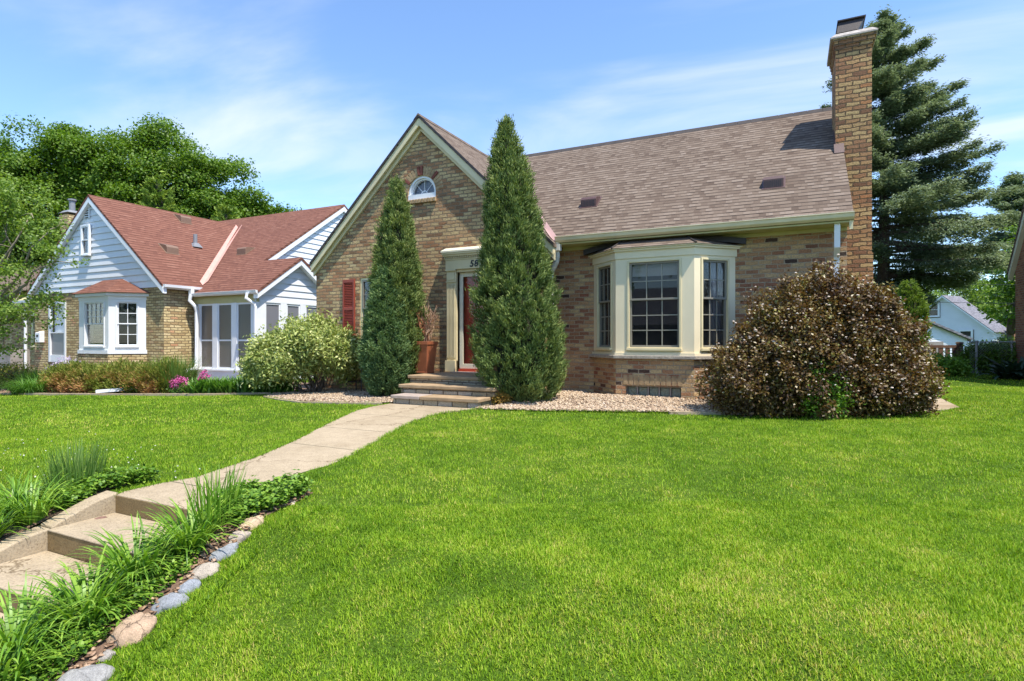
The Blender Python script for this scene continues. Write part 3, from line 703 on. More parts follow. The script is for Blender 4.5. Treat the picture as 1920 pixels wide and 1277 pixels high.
# return between the two fronts, and the other sides of the house
wl.T = WORLD; wl.k = 0
wl.box(XC-.16, XC-.001, YG+.181, YM+.2, -.4, 3.0)
wl.k = 1
for X0, X1 in ((XL, XL+.18), (XR-.18, XR)):
    wl.prism([(X0, YG+.185 if X0 < -5 else YM+.185, -.4), (X0, YB, -.4), (X0, YB, 3.0), (X0, RY, RZ-.1), (X0, YM+.2, 3.1), (X0, YG+.185 if X0 < -5 else YM+.185, 2.98)], (X1-X0, 0, 0))
wl.box(XL+.181, XR-.181, YB-.18, YB, -.4, 3.0)
wl.build('wall', [M['brick_tan'], M['brick_red']], house, fixn=False)
# interior floor and ceiling keep the rooms dark
MB().box(XL+.2, XR-.2, YM+.25, YB-.2, .30, .42).box(XL+.2, XR-.2, YM+.25, YB-.2, 2.75, 2.85).box(XL+.2, XC-.2, YG+.2, YM+.25, .30, .42).box(XL+.2, XC-.2, YG+.2, YM+.25, 2.8, 2.85).box(XL+.2, XR-.2, 14.0, 14.1, .42, 2.75).build('interior', M['interior'], house)
# bay plinth
bay = [(-3.49, YM), (-2.88, 10.225), (-1.50, 10.225), (-.89, YM)]
def ringbox(mb_, pts, z0, z1, off=0.0):
    """closed prism over a bay outline pushed outwards by off"""
    (ax, ay), (bx, by), (cx, cy), (dx, dy) = pts; k = off*math.tan(rad(22.5))
    q = [(ax-off*1.414, ay), (bx-k, by-off), (cx+k, cy-off), (dx+off*1.414, dy)]
    return mb_.prism([(x, y, z0) for x, y in q], (0, 0, z1-z0))
pl = MB()
# plinth built as three wall faces so the cellar window can sit in the front one
TB = Plane(0, 10.225, 0)
pl.T = TB; pl.wall([(-2.88, -.4), (-1.50, -.4), (-1.50, .80), (-2.88, .80)], [[(-2.70, .03), (-1.72, .03), (-1.72, .31), (-2.70, .31)]], 0, .16)
sq = math.hypot(.61, .605)
TL = Plane(-3.49, YM, -44.8); TR_ = Plane(-1.50, 10.225, 44.8)
for T_ in (TL, TR_):
    pl.T = T_; pl.wall([(0, -.4), (sq, -.4), (sq, .80), (0, .80)], [], 0, .16)
pl.build('bay_plinth', M['brick_red'], house, fixn=False)
cw = MB(TB)
cw.box(-2.70, -1.72, -.12, -.08, .03, .06); cw.box(-2.70, -1.72, -.12, -.08, .285, .31)
for i in range(6):
    u = -2.70+.98*i/5; cw.box(max(-2.70, u-.014), min(-1.72, u+.014), -.12, -.08, .06, .285)
cwo = cw.build('cellar_window', M['wood_grey'], house); cwo['label'] = 'low glass block cellar window under the bay'
gb = MB(TB)
for i in range(5):
    u = -2.70+.98*i/5+.02; gb.box(u, u+.157, -.14, -.095, .062, .283)
gb.build('glass_blocks', M['glassblock'], cwo, bevel=.015)
MB().box(-2.8, -1.6, 10.40, 10.44, -.05, .5).build('cellar_backing', M['interior'], house)
sl_ = MB(); ringbox(sl_, bay, .79, .855, .07); 
slo = sl_.build('bay_sill', M['sillstone'], house, bevel=.012)
# soldier course over the cellar window
sc_ = MB(TB)
for i in range(11): sc_.box(-2.74+i*.096, -2.66+i*.096, 0, .006, .325, .50)
sc_.build('soldier_course', M['soldier_tan'], house, bevel=.004)

# bay window body: corner posts, base board, header, crown, roof
bw = MB()
ringbox(bw, bay, .856, .90, .03); ringbox(bw, bay, 2.60, 2.73, .02); ringbox(bw, bay, 2.731, 2.765, .055); ringbox(bw, bay, 2.766, 2.785, .085)
WZ0, WZ1 = .98, 2.53
for T_, L_, a, c in ((Plane(-2.88, 10.225, 0), 1.38, .22, .22), (TL, sq, .13, .13), (TR_, sq, .13, .13)):
    bw.T = T_
    wa, wc = a, L_-c
    bw.wall([(0, .90), (L_, .90), (L_, 2.60), (0, 2.60)], [[(wa, WZ0-.02), (wc, WZ0-.02), (wc, WZ1+.02), (wa, WZ1+.02)]], 0, .09)
bwo = bw.build('bay_window', M['bay_paint'], house, fixn=False)
br = MB(); k = .03
E0, E1, E2, E3 = (-3.62, YM), (-2.93, 10.12), (-1.45, 10.12), (-.76, YM)
A, B = (-2.80, YM-.005, 3.09), (-1.82, YM-.005, 3.09)
zb = 2.787
br.add([(*E0, zb), (*E1, zb), (*E2, zb), (*E3, zb), A, B, (E0[0], YM-.005, zb)], [(1, 2, 5, 4), (0, 1, 4), (2, 3, 5), (0, 3, 2, 1), (0, 4, 5, 3)])
br.build('bay_roof', M['shingle_brown'], bwo)
rd = MB()
for (p, q) in (((*E1, zb+.01), (A[0], A[1]-.01, A[2]+.012)), ((*E2, zb+.01), (B[0], B[1]-.01, B[2]+.012))):
    rd.tube([p, q], .014, 6); rd.build('hip_cap', M['darkroof'], bwo); rd = MB()
rd.prism([(E0[0]-.05, YM-.012, 2.80), (E0[0]-.05, YM-.012, 2.90), (A[0], YM-.012, 3.09), (A[0], YM-.012, 2.99)], (0, -.10, 0))  # dark strip along each end of the bay roof
rd.build('dark_roof_strip', M['darkmetal'], bwo); rd = MB()
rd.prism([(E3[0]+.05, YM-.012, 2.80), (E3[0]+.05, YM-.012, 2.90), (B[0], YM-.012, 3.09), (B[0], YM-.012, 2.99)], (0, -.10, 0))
rd.build('dark_roof_strip', M['darkmetal'], bwo)
window(house, Plane(-2.88, 10.225, 0), .25, 1.13, WZ0+.02, WZ1-.01, 3, 2, 3, .035, M['cream'], M['sash'], .06, label='wide centre sash of the bay window', mid=.56)
window(house, TL, .17, sq-.17, WZ0+.02, WZ1-.01, 3, 2, 3, .035, M['cream'], M['sash'], .06, label='narrow left sash of the bay window', mid=.56)
window(house, TR_, .17, sq-.17, WZ0+.02, WZ1-.01, 3, 2, 3, .035, M['cream'], M['sash'], .06, label='narrow right sash of the bay window', mid=.56)
MB(Plane(-2.88, 10.225, 0)).box(.24, 1.14, -.16, -.15, 2.28, 2.56).build('roller_blind', M['blind'], house)
ct = MB()
for i in range(7): ct.tube([(-1.30+i*.045, 10.72+(i % 2)*.02+i*.035, .95), (-1.30+i*.045, 10.72+(i % 2)*.02+i*.035, 2.55)], .03, 8)
ct.build('curtain', M['curtain'], house, smooth=True)
ct = MB()
for i in range(6): ct.tube([(-3.0-i*.045, 10.70+(i % 2)*.02+i*.035, .95), (-3.0-i*.045, 10.70+(i % 2)*.02+i*.035, 2.55)], .03, 8)
ct.build('curtain', M['interior'], house, smooth=True)

# main and gable roofs
th = .07
rf = MB()
def slab(mb_, pts, t=th):
    """roof slab: polygon extruded straight down"""
    mb_.prism(pts, (0, 0, -t))
RXR, RXL = .885, -10.4
mz = lambda y: EZ+SM*(y-EY)
slab(rf, [(RXL, EY-.02, mz(EY-.02)), (RXR, EY-.02, mz(EY-.02)), (RXR, RY, RZ), (RXL, RY, RZ)])
bz = RZ-SM*(YB+.4-RY)
slab(rf, [(RXL, RY, RZ), (RXR, RY, RZ), (RXR, YB+.4, bz), (RXL, YB+.4, bz)])
YF = 10.15
vy = RY-(RZ-AZ)/SM; exl, exr = AX-3.13, AX+3.12
yv = lambda x: EY+(gab(x)-EZ)/SM
slab(rf, [(AX, YF, AZ), (exr, YF, gab(exr)), (exr, YF+.42, gab(exr)), (AX, vy+.12, AZ)])
slab(rf, [(exl, YF, gab(exl)), (AX, YF, AZ), (AX, vy+.12, AZ), (exl, YF+.42, gab(exl))])
rfo = rf.build('roof', M['shingle_brown'], house)
rc = MB()
x = RXL
while x < .70:
    rc.prism([(x, RY-.13, RZ-.10), (x, RY, RZ+.022), (x, RY+.13, RZ-.10), (x, RY, RZ-.02)], (.285, 0, 0)); x += .29
rc.build('ridge_cap', M['darkroof'], rfo)
rc = MB(); y = YF-.01
while y < vy-.1:
    rc.prism([(AX-.12, y, gab(AX-.12)+.01), (AX, y, AZ+.022), (AX+.12, y, gab(AX+.12)+.01), (AX, y, AZ-.02)], (0, .285, 0)); y += .29
rc.build('ridge_cap', M['shingle_brown'], rfo)
vf = MB()
p0 = Vector((AX+3.08, yv(AX+3.08)+.0, gab(AX+3.08)+.012)); p1 = Vector((AX+.05, vy+.03, AZ-.03))
d = Vector((0, .12, .12*SM)); d2 = Vector((-.11, 0, .11*SG))
vf.add([p0, p1, p1+d, p0+d+Vector((.0, 0, .012))], [(0, 1, 2, 3)]); vf.add([p0, p1, p1+d2, p0+d2+Vector((0, 0, .012))], [(0, 1, 2, 3)])
vf.build('valley_flashing', M['mauve'], rfo)
# rake boards of the front gable
rk = MB()
def rake(mb_, y0, y1, sgn, zt, zb, xe):
    """board under the rake from ridge to x=xe, between vertical offsets zt and zb below the roof line"""
    mb_.prism([(AX, y0, AZ-zt), (xe, y0, gab(xe)-zt), (xe, y0, gab(xe)-zb), (AX, y0, AZ-zb)], (0, y1-y0, 0))
for xe in (exl+.02, exr-.02):
    rake(rk, YF+.02, YF+.055, 1, th-.012, .235, xe)
    rake(rk, YF+.056, YG-.002, 1, th+.02, .20, xe)
    rake(rk, YF+.100, YG-.003, 1, .201, .33, xe)
rko = rk.build('rake_board', M['cream'], house)
dk = MB()
for xe in (exl, exr): rake(dk, YF-.004, YF-.001, 1, -.005, .05, xe)
dk.build('drip_edge', M['darkmetal'], rko)
# right rake of the main roof
rr_ = MB(); rr_.prism([(XR+.002, EY, mz(EY)-th), (XR+.002, RY, RZ-th), (XR+.002, RY, RZ-th-.16), (XR+.002, EY, mz(EY)-th-.16)], (.05, 0, 0)); rr_.prism([(XR+.002, YB+.38, bz-th+.02), (XR+.002, RY, RZ-th), (XR+.002, RY, RZ-th-.16), (XR+.002, YB+.38, bz-th-.14)], (.05, 0, 0))
rr_.build('rake_board', M['cream'], house)
# gutter, fascia, soffit
gp = [(0, 0), (-.03, .0), (-.075, .035), (-.09, .09), (-.105, .098), (-.105, .112), (-.09, .112), (0, .10)]
def gutter(mb_, x0, x1, y, z): mb_.prism([(x0, y+a, z+b) for a, b in gp], (x1-x0, 0, 0))
gt = MB(); gutter(gt, -4.12, RXR, EY-.0, 3.02)
gt.build('gutter', M['gutter'], house)
gt = MB(); gt.prism([(AX-3.17, YF+.06, 2.86), (AX-3.17, YF+.06, 2.96), (AX-3.10, YF+.06, 2.97), (AX-3.06, YF+.06, 2.86)], (0, .3, 0)); gt.build('gutter', M['white'], house)
sf = MB(); sf.box(-4.13, XR+.06, EY+.002, YM-.002, 2.985, 3.01); sf.box(-4.13, XR+.06, EY+.002, EY+.03, 3.011, 3.06); sf.build('soffit', M['olive'], house)
sf = MB(); sf.box(-4.13, XR, YM-.03, YM-.003, 2.92, 2.984); sf.build('frieze_board', M['olive'], house)
# downspouts
ds = MB()
ds.box(-4.22, -4.02, 10.31, 10.44, 2.86, 2.985)
dpts = [(-4.10, 10.40, 2.88), (-4.09, 10.41, 2.76), (-4.11, 10.43, 2.66), (-4.18, 10.46, 2.56), (-4.245, 10.49, 2.48), (-4.255, 10.50, 2.38), (-4.255, 10.50, 1.3), (-4.255, 10.50, .15)]
ds.tube(dpts, .045, 10)
for i in range(9):
    t = i/8; a = Vector(dpts[1]).lerp(Vector(dpts[4]), t); b = a+(Vector(dpts[4])-Vector(dpts[1])).normalized()*.012; ds.tube([a, b], .052, 10)
ds.build('downspout', M['downspout'], house, smooth=False)
ds = MB(); ds.box(-4.14, -4.06, 10.36, 10.44, 2.985, 3.03); ds.build('gutter_outlet', M['gutter'], house)
ds = MB(); ds.tube([(.66, 10.50, 3.03), (.66, 10.50, 2.93), (.66, 10.52, 2.62), (.665, 10.70, 2.50), (.665, 10.74, 2.42), (.665, 10.74, .15)], .058, 4, sx=1.0, sy=.8); ds.build('downspout', M['white'], house)
# roof vents
def roof_vent(parent, x, y, zf, ang, mat, w=.30, d=.28, hgt=.13, dirv=(0, -1), grille=True):
    """low hooded box vent sitting on a slope that falls towards dirv"""
    b = MB(); dx, dy = dirv; sx, sy = -dy, dx
    def T(u, o, z):
        px, py = x+sx*u+dx*o, y+sy*u+dy*o
        return Vector((px, py, zf(px, py)+z))
    b.T = T
    b.prism([(-w/2, -d/2, .0), (-w/2, d/2, .0), (-w/2, d/2, hgt*.9), (-w/2, d/2-.05, hgt), (-w/2, -d/2, .04)], (w, 0, 0))
    b.box(-w/2-.03, w/2+.03, -d/2-.04, d/2+.02, .006, .012)
    o = b.build('roof_vent', mat, parent, bevel=.01)
    if not grille: return o
    s_ = MB(T)
    for i in range(9): s_.box(-w/2+.02+i*(w-.04)/9, -w/2+.035+i*(w-.04)/9, d/2, d/2+.004, .03, hgt*.8)
    s_.build('vent_grille', M['darkmetal'], o)
for (vx, vy_) in ((-3.80, 11.56), (-.29, 11.54)):
    roof_vent(house, vx, vy_, lambda a, b_: mz(b_), 0, M['ventbrown'], .33, .30, .19)
# chimney
CX0, CX1, CY0, CY1 = .757, 1.345, 12.48, 13.55
ch = MB(); ch.box(CX0, CX1, CY0, CY1, 3.2, 6.55); ch.box(CX0+.13, CX1, CY0, CY1, -.4, 3.199); ch.box(CX0+.13, CX1+.02, CY0-.015, CY1+.015, -.4, 2.75)
for i, (z, o_) in enumerate(((6.551, .0), (6.62, .02), (6.70, .05), (6.78, .075))):
    ch.box(CX0-.012*i*1.2, CX1+o_*.9, CY0-o_*.55, CY1+o_, z, z+.0785)
cho = ch.build('chimney', M['brick_chim'], house)
cp = MB(); cp.frustum((CX0+CX1)/2+.005, (CY0+CY1)/2, 6.86, .40, .60, 6.96, .30, .50); cp.box(CX0-.09, CX1+.09, CY0-.06, CY1+.08, 6.83, 6.862)
cp.build('chimney_cap', M['concrete_cap'], cho, bevel=.015)
fc = MB(); fc.box(.86, 1.12, 12.75, 13.2, 6.95, 7.10)
fc.add([(.78, 12.62, 7.02), (1.14, 12.62, 7.02), (1.25, 12.70, 7.26), (.82, 12.70, 7.26), (.78, 13.40, 7.02), (1.14, 13.40, 7.02), (1.25, 13.48, 7.26), (.82, 13.48, 7.26)], [(0, 1, 2, 3), (3, 2, 6, 7), (1, 5, 6, 2), (4, 7, 6, 5)])
fc.box(.80, 1.27, 12.66, 13.50, 7.262, 7.285)
fc.build('flue_cover', M['darkmetal'], cho)
fl = MB(); zf0 = mz(CY0); fl.prism([(CX0-.012, CY0-.012, zf0-.02), (CX0-.012, CY0-.012, zf0+.16), (CX0-.012, CY0+.45, mz(CY0+.45)+.16), (CX0-.012, CY0+.45, mz(CY0+.45)-.02)], (.011, 0, 0))
fl.prism([(CX0-.03, CY0-.008, zf0+.10), (CX0-.03, CY0-.16, mz(CY0-.16)+.012), (RXR+.01, CY0-.16, mz(CY0-.16)+.012), (RXR+.01, CY0-.008, zf0+.10)], (0, 0, .006))
fl.build('chimney_flashing', M['ventbrown'], cho)

# arched gable window
aw = MB(TG)
def ring(mb_, cx, cz, r0, r1, o0, o1, n=20, a0=0, a1=180):
    for i in range(n):
        t0, t1 = rad(a0+(a1-a0)*i/n), rad(a0+(a1-a0)*(i+1)/n)
        mb_.prism([(cx+r0*math.cos(t0), o0, cz+r0*math.sin(t0)), (cx+r1*math.cos(t0), o0, cz+r1*math.sin(t0)), (cx+r1*math.cos(t1), o0, cz+r1*math.sin(t1)), (cx+r0*math.cos(t1), o0, cz+r0*math.sin(t1))], (0, o1-o0, 0))
ring(aw, AWX, AWZ, .315, .359, -.14, -.02); aw.box(AWX-.358, AWX+.358, -.14, .0, 4.192, 4.30); aw.box(AWX-.359, AWX-.31, -.14, -.02, 4.301, AWZ); aw.box(AWX+.31, AWX+.359, -.14, -.02, 4.301, AWZ)
awo = aw.build('window', M['white'], house); awo['label'] = 'small half-round window high in the front gable'
a2 = MB(TG); ring(a2, AWX, AWZ, .285, .314, -.15, -.06)
for a_ in (45, 90, 135):
    cx, cz = math.cos(rad(a_)), math.sin(rad(a_)); a2.tube([(AWX, -.115, AWZ-.02), (AWX+.3*cx, -.115, AWZ+.3*cz)], .007, 5)
ring(a2, AWX, AWZ-.02, .07, .085, -.12, -.10, 12); a2.build('muntins', M['white'], awo)
a3 = MB(TG); a3.prism([(p[0], -.128, p[1]) for p in arc(AWX, AWZ-.03, .31, 18)], (0, .004, 0)); a3.build('pane', M['glass'], awo)
a4 = MB(TG)
for i in range(22):
    t0 = rad(180*i/22); t1 = rad(180*(i+1)/22); r_ = .31
    a4.prism([(AWX, -.165, AWZ-.03), (AWX+r_*math.cos(t0), -.165-.02*(i % 2), AWZ-.03+r_*math.sin(t0)), (AWX+r_*math.cos(t1), -.165-.02*((i+1) % 2), AWZ-.03+r_*math.sin(t1))], (0, -.004, 0))
a4.build('curtain', M['curtain'], awo)
ab = MB(TG)
for i in range(19):
    t_ = 8+164*i/18; c_, s_ = math.cos(rad(t_)), math.sin(rad(t_)); hw = .028
    ab.mat(1 if i in (4, 9, 10, 15) else 0)
    r0, r1 = .375, .375+(.20 if ab.k else .185)
    ab.prism([(AWX+r0*c_-hw*s_*-1, .0, AWZ+r0*s_-hw*c_), (AWX+r1*c_+hw*1.15*s_, .0, AWZ+r1*s_-hw*1.15*c_), (AWX+r1*c_-hw*1.15*s_, .0, AWZ+r1*s_+hw*1.15*c_), (AWX+r0*c_-hw*s_, .0, AWZ+r0*s_+hw*c_)], (0, .022 if ab.k else .008, 0))
ab.build('brick_arch', [M['soldier_tan'], M['soldier']], house, bevel=.004)
sb = MB(TG)
for i in range(10): sb.box(AWX-.38+i*.077, AWX-.38+i*.077+.066, 0, .05, 4.10, 4.185)
sb.build('brick_sill', M['soldier_tan'], house, bevel=.006)

# left window, shutters
window(house, TG, -8.86, -8.08, 1.20, 2.50, 3, 2, 2, .06, M['cream'], M['sash'], .10, label='double-hung window behind the tall narrow juniper', out_=-.02)
def shutter(u0, u1, z0, z1, label):
    b = MB(TG); f = .045
    b.box(u0, u0+f, .002, .04, z0, z1); b.box(u1-f, u1, .002, .04, z0, z1)
    for z in (z0, (z0+z1)/2-.03, z1-.07): b.box(u0+f, u1-f, .002, .038, z, z+.07)
    o = b.build('shutter', M['shutter'], house, bevel=.003); o['label'] = label
    l_ = MB(TG)
    for a, c in ((z0+.07, (z0+z1)/2-.03), ((z0+z1)/2+.04, z1-.07)):
        n = int((c-a)/.036)
        for i in range(n):
            z = a+(c-a)*i/n; l_.prism([(u0+f, .006, z+.03), (u0+f, .03, z), (u0+f, .034, z+.006), (u0+f, .010, z+.036)], (u1-u0-2*f, 0, 0))
    l_.box(u0+f, u1-f, .002, .006, z0+.07, z1-.07)
    l_.build('louvres', M['shutter'], o)
shutter(-9.40, -9.05, 1.17, 2.53, 'left louvred shutter of the gable window'); shutter(-7.95, -7.60, 1.17, 2.53, 'right louvred shutter of the gable window')

# door surround
dsr = MB(TG); U0, U1 = -6.53, -5.12
for (a, c) in ((U0, U0+.235), (U1-.235, U1)):
    dsr.box(a-.005, c+.005, .001, .115, .47, .70)      # plinth block
    dsr.box(a, c, .001, .06, .701, 2.60)
    for i in range(6):
        u = a+.022+i*.034; dsr.box(u, u+.02, .061, .082, .76, 2.30)
    dsr.box(a-.004, c+.004, .0605, .09, 2.34, 2.36); dsr.box(a+.03, c-.03, .0605, .078, 2.39, 2.54); dsr.box(a-.008, c+.008, .001, .10, 2.575, 2.605)
dsr.box(U0-.01, U1+.01, .001, .085, 2.606, 2.80); dsr.box(U0-.02, U1+.02, .001, .10, 2.801, 2.83)
n = 34
for i in range(n):
    u = U0-.015+(U1-U0+.03)*i/n; dsr.box(u, u+.024, .10 if 0 else .001, .125, 2.832, 2.872)
dsr.box(U0-.03, U1+.03, .001, .15, 2.873, 2.91); dsr.box(U0-.05, U1+.05, .001, .18, 2.911, 2.95)
dsr.box(U0+.236, -6.29, -.12, .055, .47, 2.604); dsr.box(-5.36, U1-.236, -.12, .055, .47, 2.604); dsr.box(-6.289, -5.361, -.12, .03, 2.55, 2.604)
dso = dsr.build('door_surround', M['cream'], house, bevel=.004)
cm = MB(TG); cm.prism([(U0-.06, .001, 2.952), (U0-.06, .20, 2.952), (U0-.06, .20, 2.985), (U0-.06, .001, 3.07)], (U1-U0+.12, 0, 0)); cm.build('metal_cap', M['cream_light'], dso)
tx = bpy.data.curves.new('house_number', 'FONT'); tx.body = '58'; tx.size = .185; tx.extrude = .006; tx.shear = .18; tx.space_character = 1.12; tx.offset = .004
to = bpy.data.objects.new('house_number', tx); C.objects.link(to); to.rotation_euler = (rad(90), 0, 0); to.location = (-5.95, YG-.092, 2.64)
bpy.context.view_layer.update()
dg = bpy.context.evaluated_depsgraph_get(); tm_ = bpy.data.meshes.new_from_object(to.evaluated_get(dg)); mw = to.matrix_world.copy(); bpy.data.objects.remove(to)
tm_.transform(mw); tm_.name = 'house_number'; fin('house_number', tm_, M['black'], dso)
dr = MB(TG); dr.box(-6.24, -5.41, -.22, -.17, .52, 2.54)
for (a, c, z0, z1) in ((-6.13, -5.87, 1.5, 2.35), (-5.78, -5.52, 1.5, 2.35), (-6.13, -5.87, .7, 1.35), (-5.78, -5.52, .7, 1.35)): dr.box(a, c, -.169, -.155, z0, z1)
dro = dr.build('door', M['door_red'], house, bevel=.006)
MB(TG).box(-6.289, -5.361, -.40, -.341, .47, 2.56).build('door_reveal', M['interior'], dro)
st = MB(TG); st.box(-6.285, -6.20, -.10, -.06, .53, 2.545); st.box(-5.45, -5.365, -.10, -.06, .53, 2.545); st.box(-6.20, -5.45, -.10, -.06, 2.455, 2.545); st.box(-6.20, -5.45, -.10, -.06, .53, .63)
sto = st.build('storm_door', M['cream_light'], house, bevel=.004)
MB(TG).box(-6.21, -5.44, -.083, -.078, .62, 2.47).build('pane', M['glass_clear'], sto)
MB(TG).box(-5.53, -5.50, -.058, -.02, 1.35, 1.50).build('handle', M['iron'], sto)
ths = MB(TG); ths.box(-6.285, -5.365, -.16, -.02, .472, .522); ths.build('threshold', M['door_red'], house)

# front steps
fs = thing('front_steps', (-5.4, 8.1, 0), 'three stone slab steps with limestone risers leading to the red door', 'steps')
for (x0, x1, y0, zt, zb_, xj) in ((-6.33, -4.56, 8.10, .165, -.02, -5.72), (-6.46, -4.48, 8.50, .32, .166, None), (-6.55, -4.42, 8.90, .465, .321, None)):
    y1 = 10.29
    r_ = MB(); r_.box(x0+.035, x1-.03, y0+.035, y1, zb_-(.3 if zb_ < 0 else 0), zt-.062); r_.build('riser', M['limestone'], fs, bevel=.01)
    if xj:
        MB().box(x0, xj-.004, y0, y0+.45, zt-.061, zt).build('tread', M['stone_pink'], fs, bevel=.012); MB().box(xj+.004, x1, y0, y0+.45, zt-.061, zt).build('tread', M['stone_step'], fs, bevel=.012)
    else: MB().box(x0, x1, y0, y1-.001 if zt > .4 else y0+.45, zt-.061, zt).build('tread', M['stone_step'], fs, bevel=.012)
MB().box(-6.3, -5.35, 10.02, 10.285, .466, .473).build('door_mat', M['stone_pink'], fs)

# lower concrete steps with sloping kerb
cs = thing('concrete_steps', (-4.2, 2.6, -.1), 'weathered concrete garden steps stepping down beside the daylilies', 'steps')
z = hz(-4.2, 2.8)+.012; y = 2.69; zts = [z, z-.148, z-.296, z-.444, z-.592, z-.74]
for i in range(6):
    yn = y-.46
    if i > 0:
        t_ = MB(); t_.box(-4.80, -3.63, yn, y-.001 if i else y, zts[i]-.014, zts[i]); t_.build('tread', M['walk'], cs, bevel=.006)
        r_ = MB(); r_.box(-4.80, -3.63, y+.004, y+.04, zts[i]-.03, zts[i-1]-(.015 if i > 1 else .02)); r_.build('riser', M['riser'], cs)
        y = yn
    else:
        pass
kb = MB()
kb.prism([(-4.96, 2.72, -.085), (-4.96, 2.56, -.115), (-4.96, 2.26, -.225), (-4.96, 2.26, -.6), (-4.96, 2.72, -.6)], (.158, 0, 0))
kbo = kb.build('kerb', M['walk'], cs, bevel=.01)
kb = MB(); kb.prism([(-4.96, 2.255, -.235), (-4.96, 2.10, -.255), (-4.96, 1.75, -.37), (-4.96, .4, -.80), (-4.96, .4, -1.2), (-4.96, 2.255, -1.2)], (.156, 0, 0)); kb.build('kerb', M['walk'], cs, bevel=.01)

# ================================================================ generic plants
def crown_pts(center, radii, n, lump=.28, freq=1.6, seed=0, lo=.55, squash_bottom=True):
    d = rdirs(n); c = np.array(center, float); R_ = np.array(radii, float)
    k = 1+lump*(vnoise(d+7, freq, seed)*2-1)+lump*.5*(vnoise(d+3, freq*2.7, seed+1)*2-1)
    rr = lo+(1-lo)*RG.random(n)**.5
    return c+d*R_*(k*rr)[:, None], d, rr
def limb(mb_, a, b, r0, r1, sag=.0, n=6, wig=.05):
    a, b = Vector(a), Vector(b); L = (b-a).length; pts = []
    for i in range(n+1):
        t = i/n; p = a.lerp(b, t); p.z += sag*math.sin(math.pi*t)*L
        if 0 < i < n: p += Vector((random.uniform(-1, 1), random.uniform(-1, 1), random.uniform(-1, 1)))*wig*L*.5
        pts.append(p)
    mb_.tube(pts, r0, 7, r1)
def broadleaf(name, base, lobes, nper, L, mat, label, cat, group=None, trunk_r=.3, fork=.35, seed=0, freq=2.2, leafw=.7, bark='bark', lump=.3, sub=0):
    """trunk, a limb to every lobe, and leaf-sized faces clustered in twig clumps through every lobe"""
    t = thing(name, base, label, cat, group)
    bx, by, bz_ = base; top = np.mean(np.array([l[:3] for l in lobes]), 0)
    tr = MB(); fk = Vector((bx+(top[0]-bx)*.3, by+(top[1]-by)*.3, bz_+(top[2]-bz_)*fork))
    limb(tr, (bx, by, bz_-.2), fk, trunk_r, trunk_r*.7, 0, 5, .03)
    Ps, Ds, Ns, Vs, Ls = [], [], [], [], []
    for k_, lb in enumerate(lobes):
        c = Vector(lb[:3]); limb(tr, fk, c, trunk_r*.5, trunk_r*.12, .05, 5, .08)
        rd_ = lb[3:6] if len(lb) > 5 else (lb[3],)*3
        m = max(10, int(nper*(rd_[0]*rd_[1]*rd_[2])**(2/3)))
        nt_ = max(8, m//26)
        if sub:
            sc_, sd_, _r = crown_pts(c, rd_, sub, .2, freq, seed+k_*3, .78); w_ = RG.uniform(.26, .46, sub)*np.mean(rd_)
            ix = RG.integers(0, sub, nt_); dd_ = rdirs(nt_); dd_[:, 2] = dd_[:, 2]*.8+.15; rr = .55+.45*RG.random(nt_)**.5
            q = sc_[ix]+unit(dd_)*(w_[ix]*rr)[:, None]*np.array([1, 1, .75]); d_ = unit(unit(dd_)*.8+sd_[ix]*.5)
        else: q, d_, rr = crown_pts(c, rd_, nt_, lump, freq, seed+k_*3, .60)
        for _ in range(2):
            e = q[RG.integers(0, len(q))]; limb(tr, c, tuple(e), trunk_r*.12, trunk_r*.04, 0, 3, .1)
        P = np.repeat(q, 26, 0)+RG.normal(0, 1, (nt_*26, 3))*np.array([1, 1, .6])*L*1.5
        d2 = np.repeat(d_, 26, 0)
        D = unit(d2*.6+rdirs(len(P))+np.array([0, 0, -.15])); Nn = unit(d2*.55+np.array([0, 0, .8])+rdirs(len(P))*.75)
        v = .25+.25*np.repeat(RG.random(nt_), 26)+.3*RG.random(len(P))+.12*np.repeat(rr, 26)
        Ps.append(P); Ds.append(D); Ns.append(Nn); Vs.append(v)
    P = np.concatenate(Ps)
    tr.build('trunk', M[bark], t, smooth=True)
    leaves('crown', P, np.concatenate(Ds), np.concatenate(Ns), L*RG.uniform(.7, 1.25, len(P)), L*leafw*RG.uniform(.8, 1.2, len(P)), np.concatenate(Vs), M[mat], t)
    return t
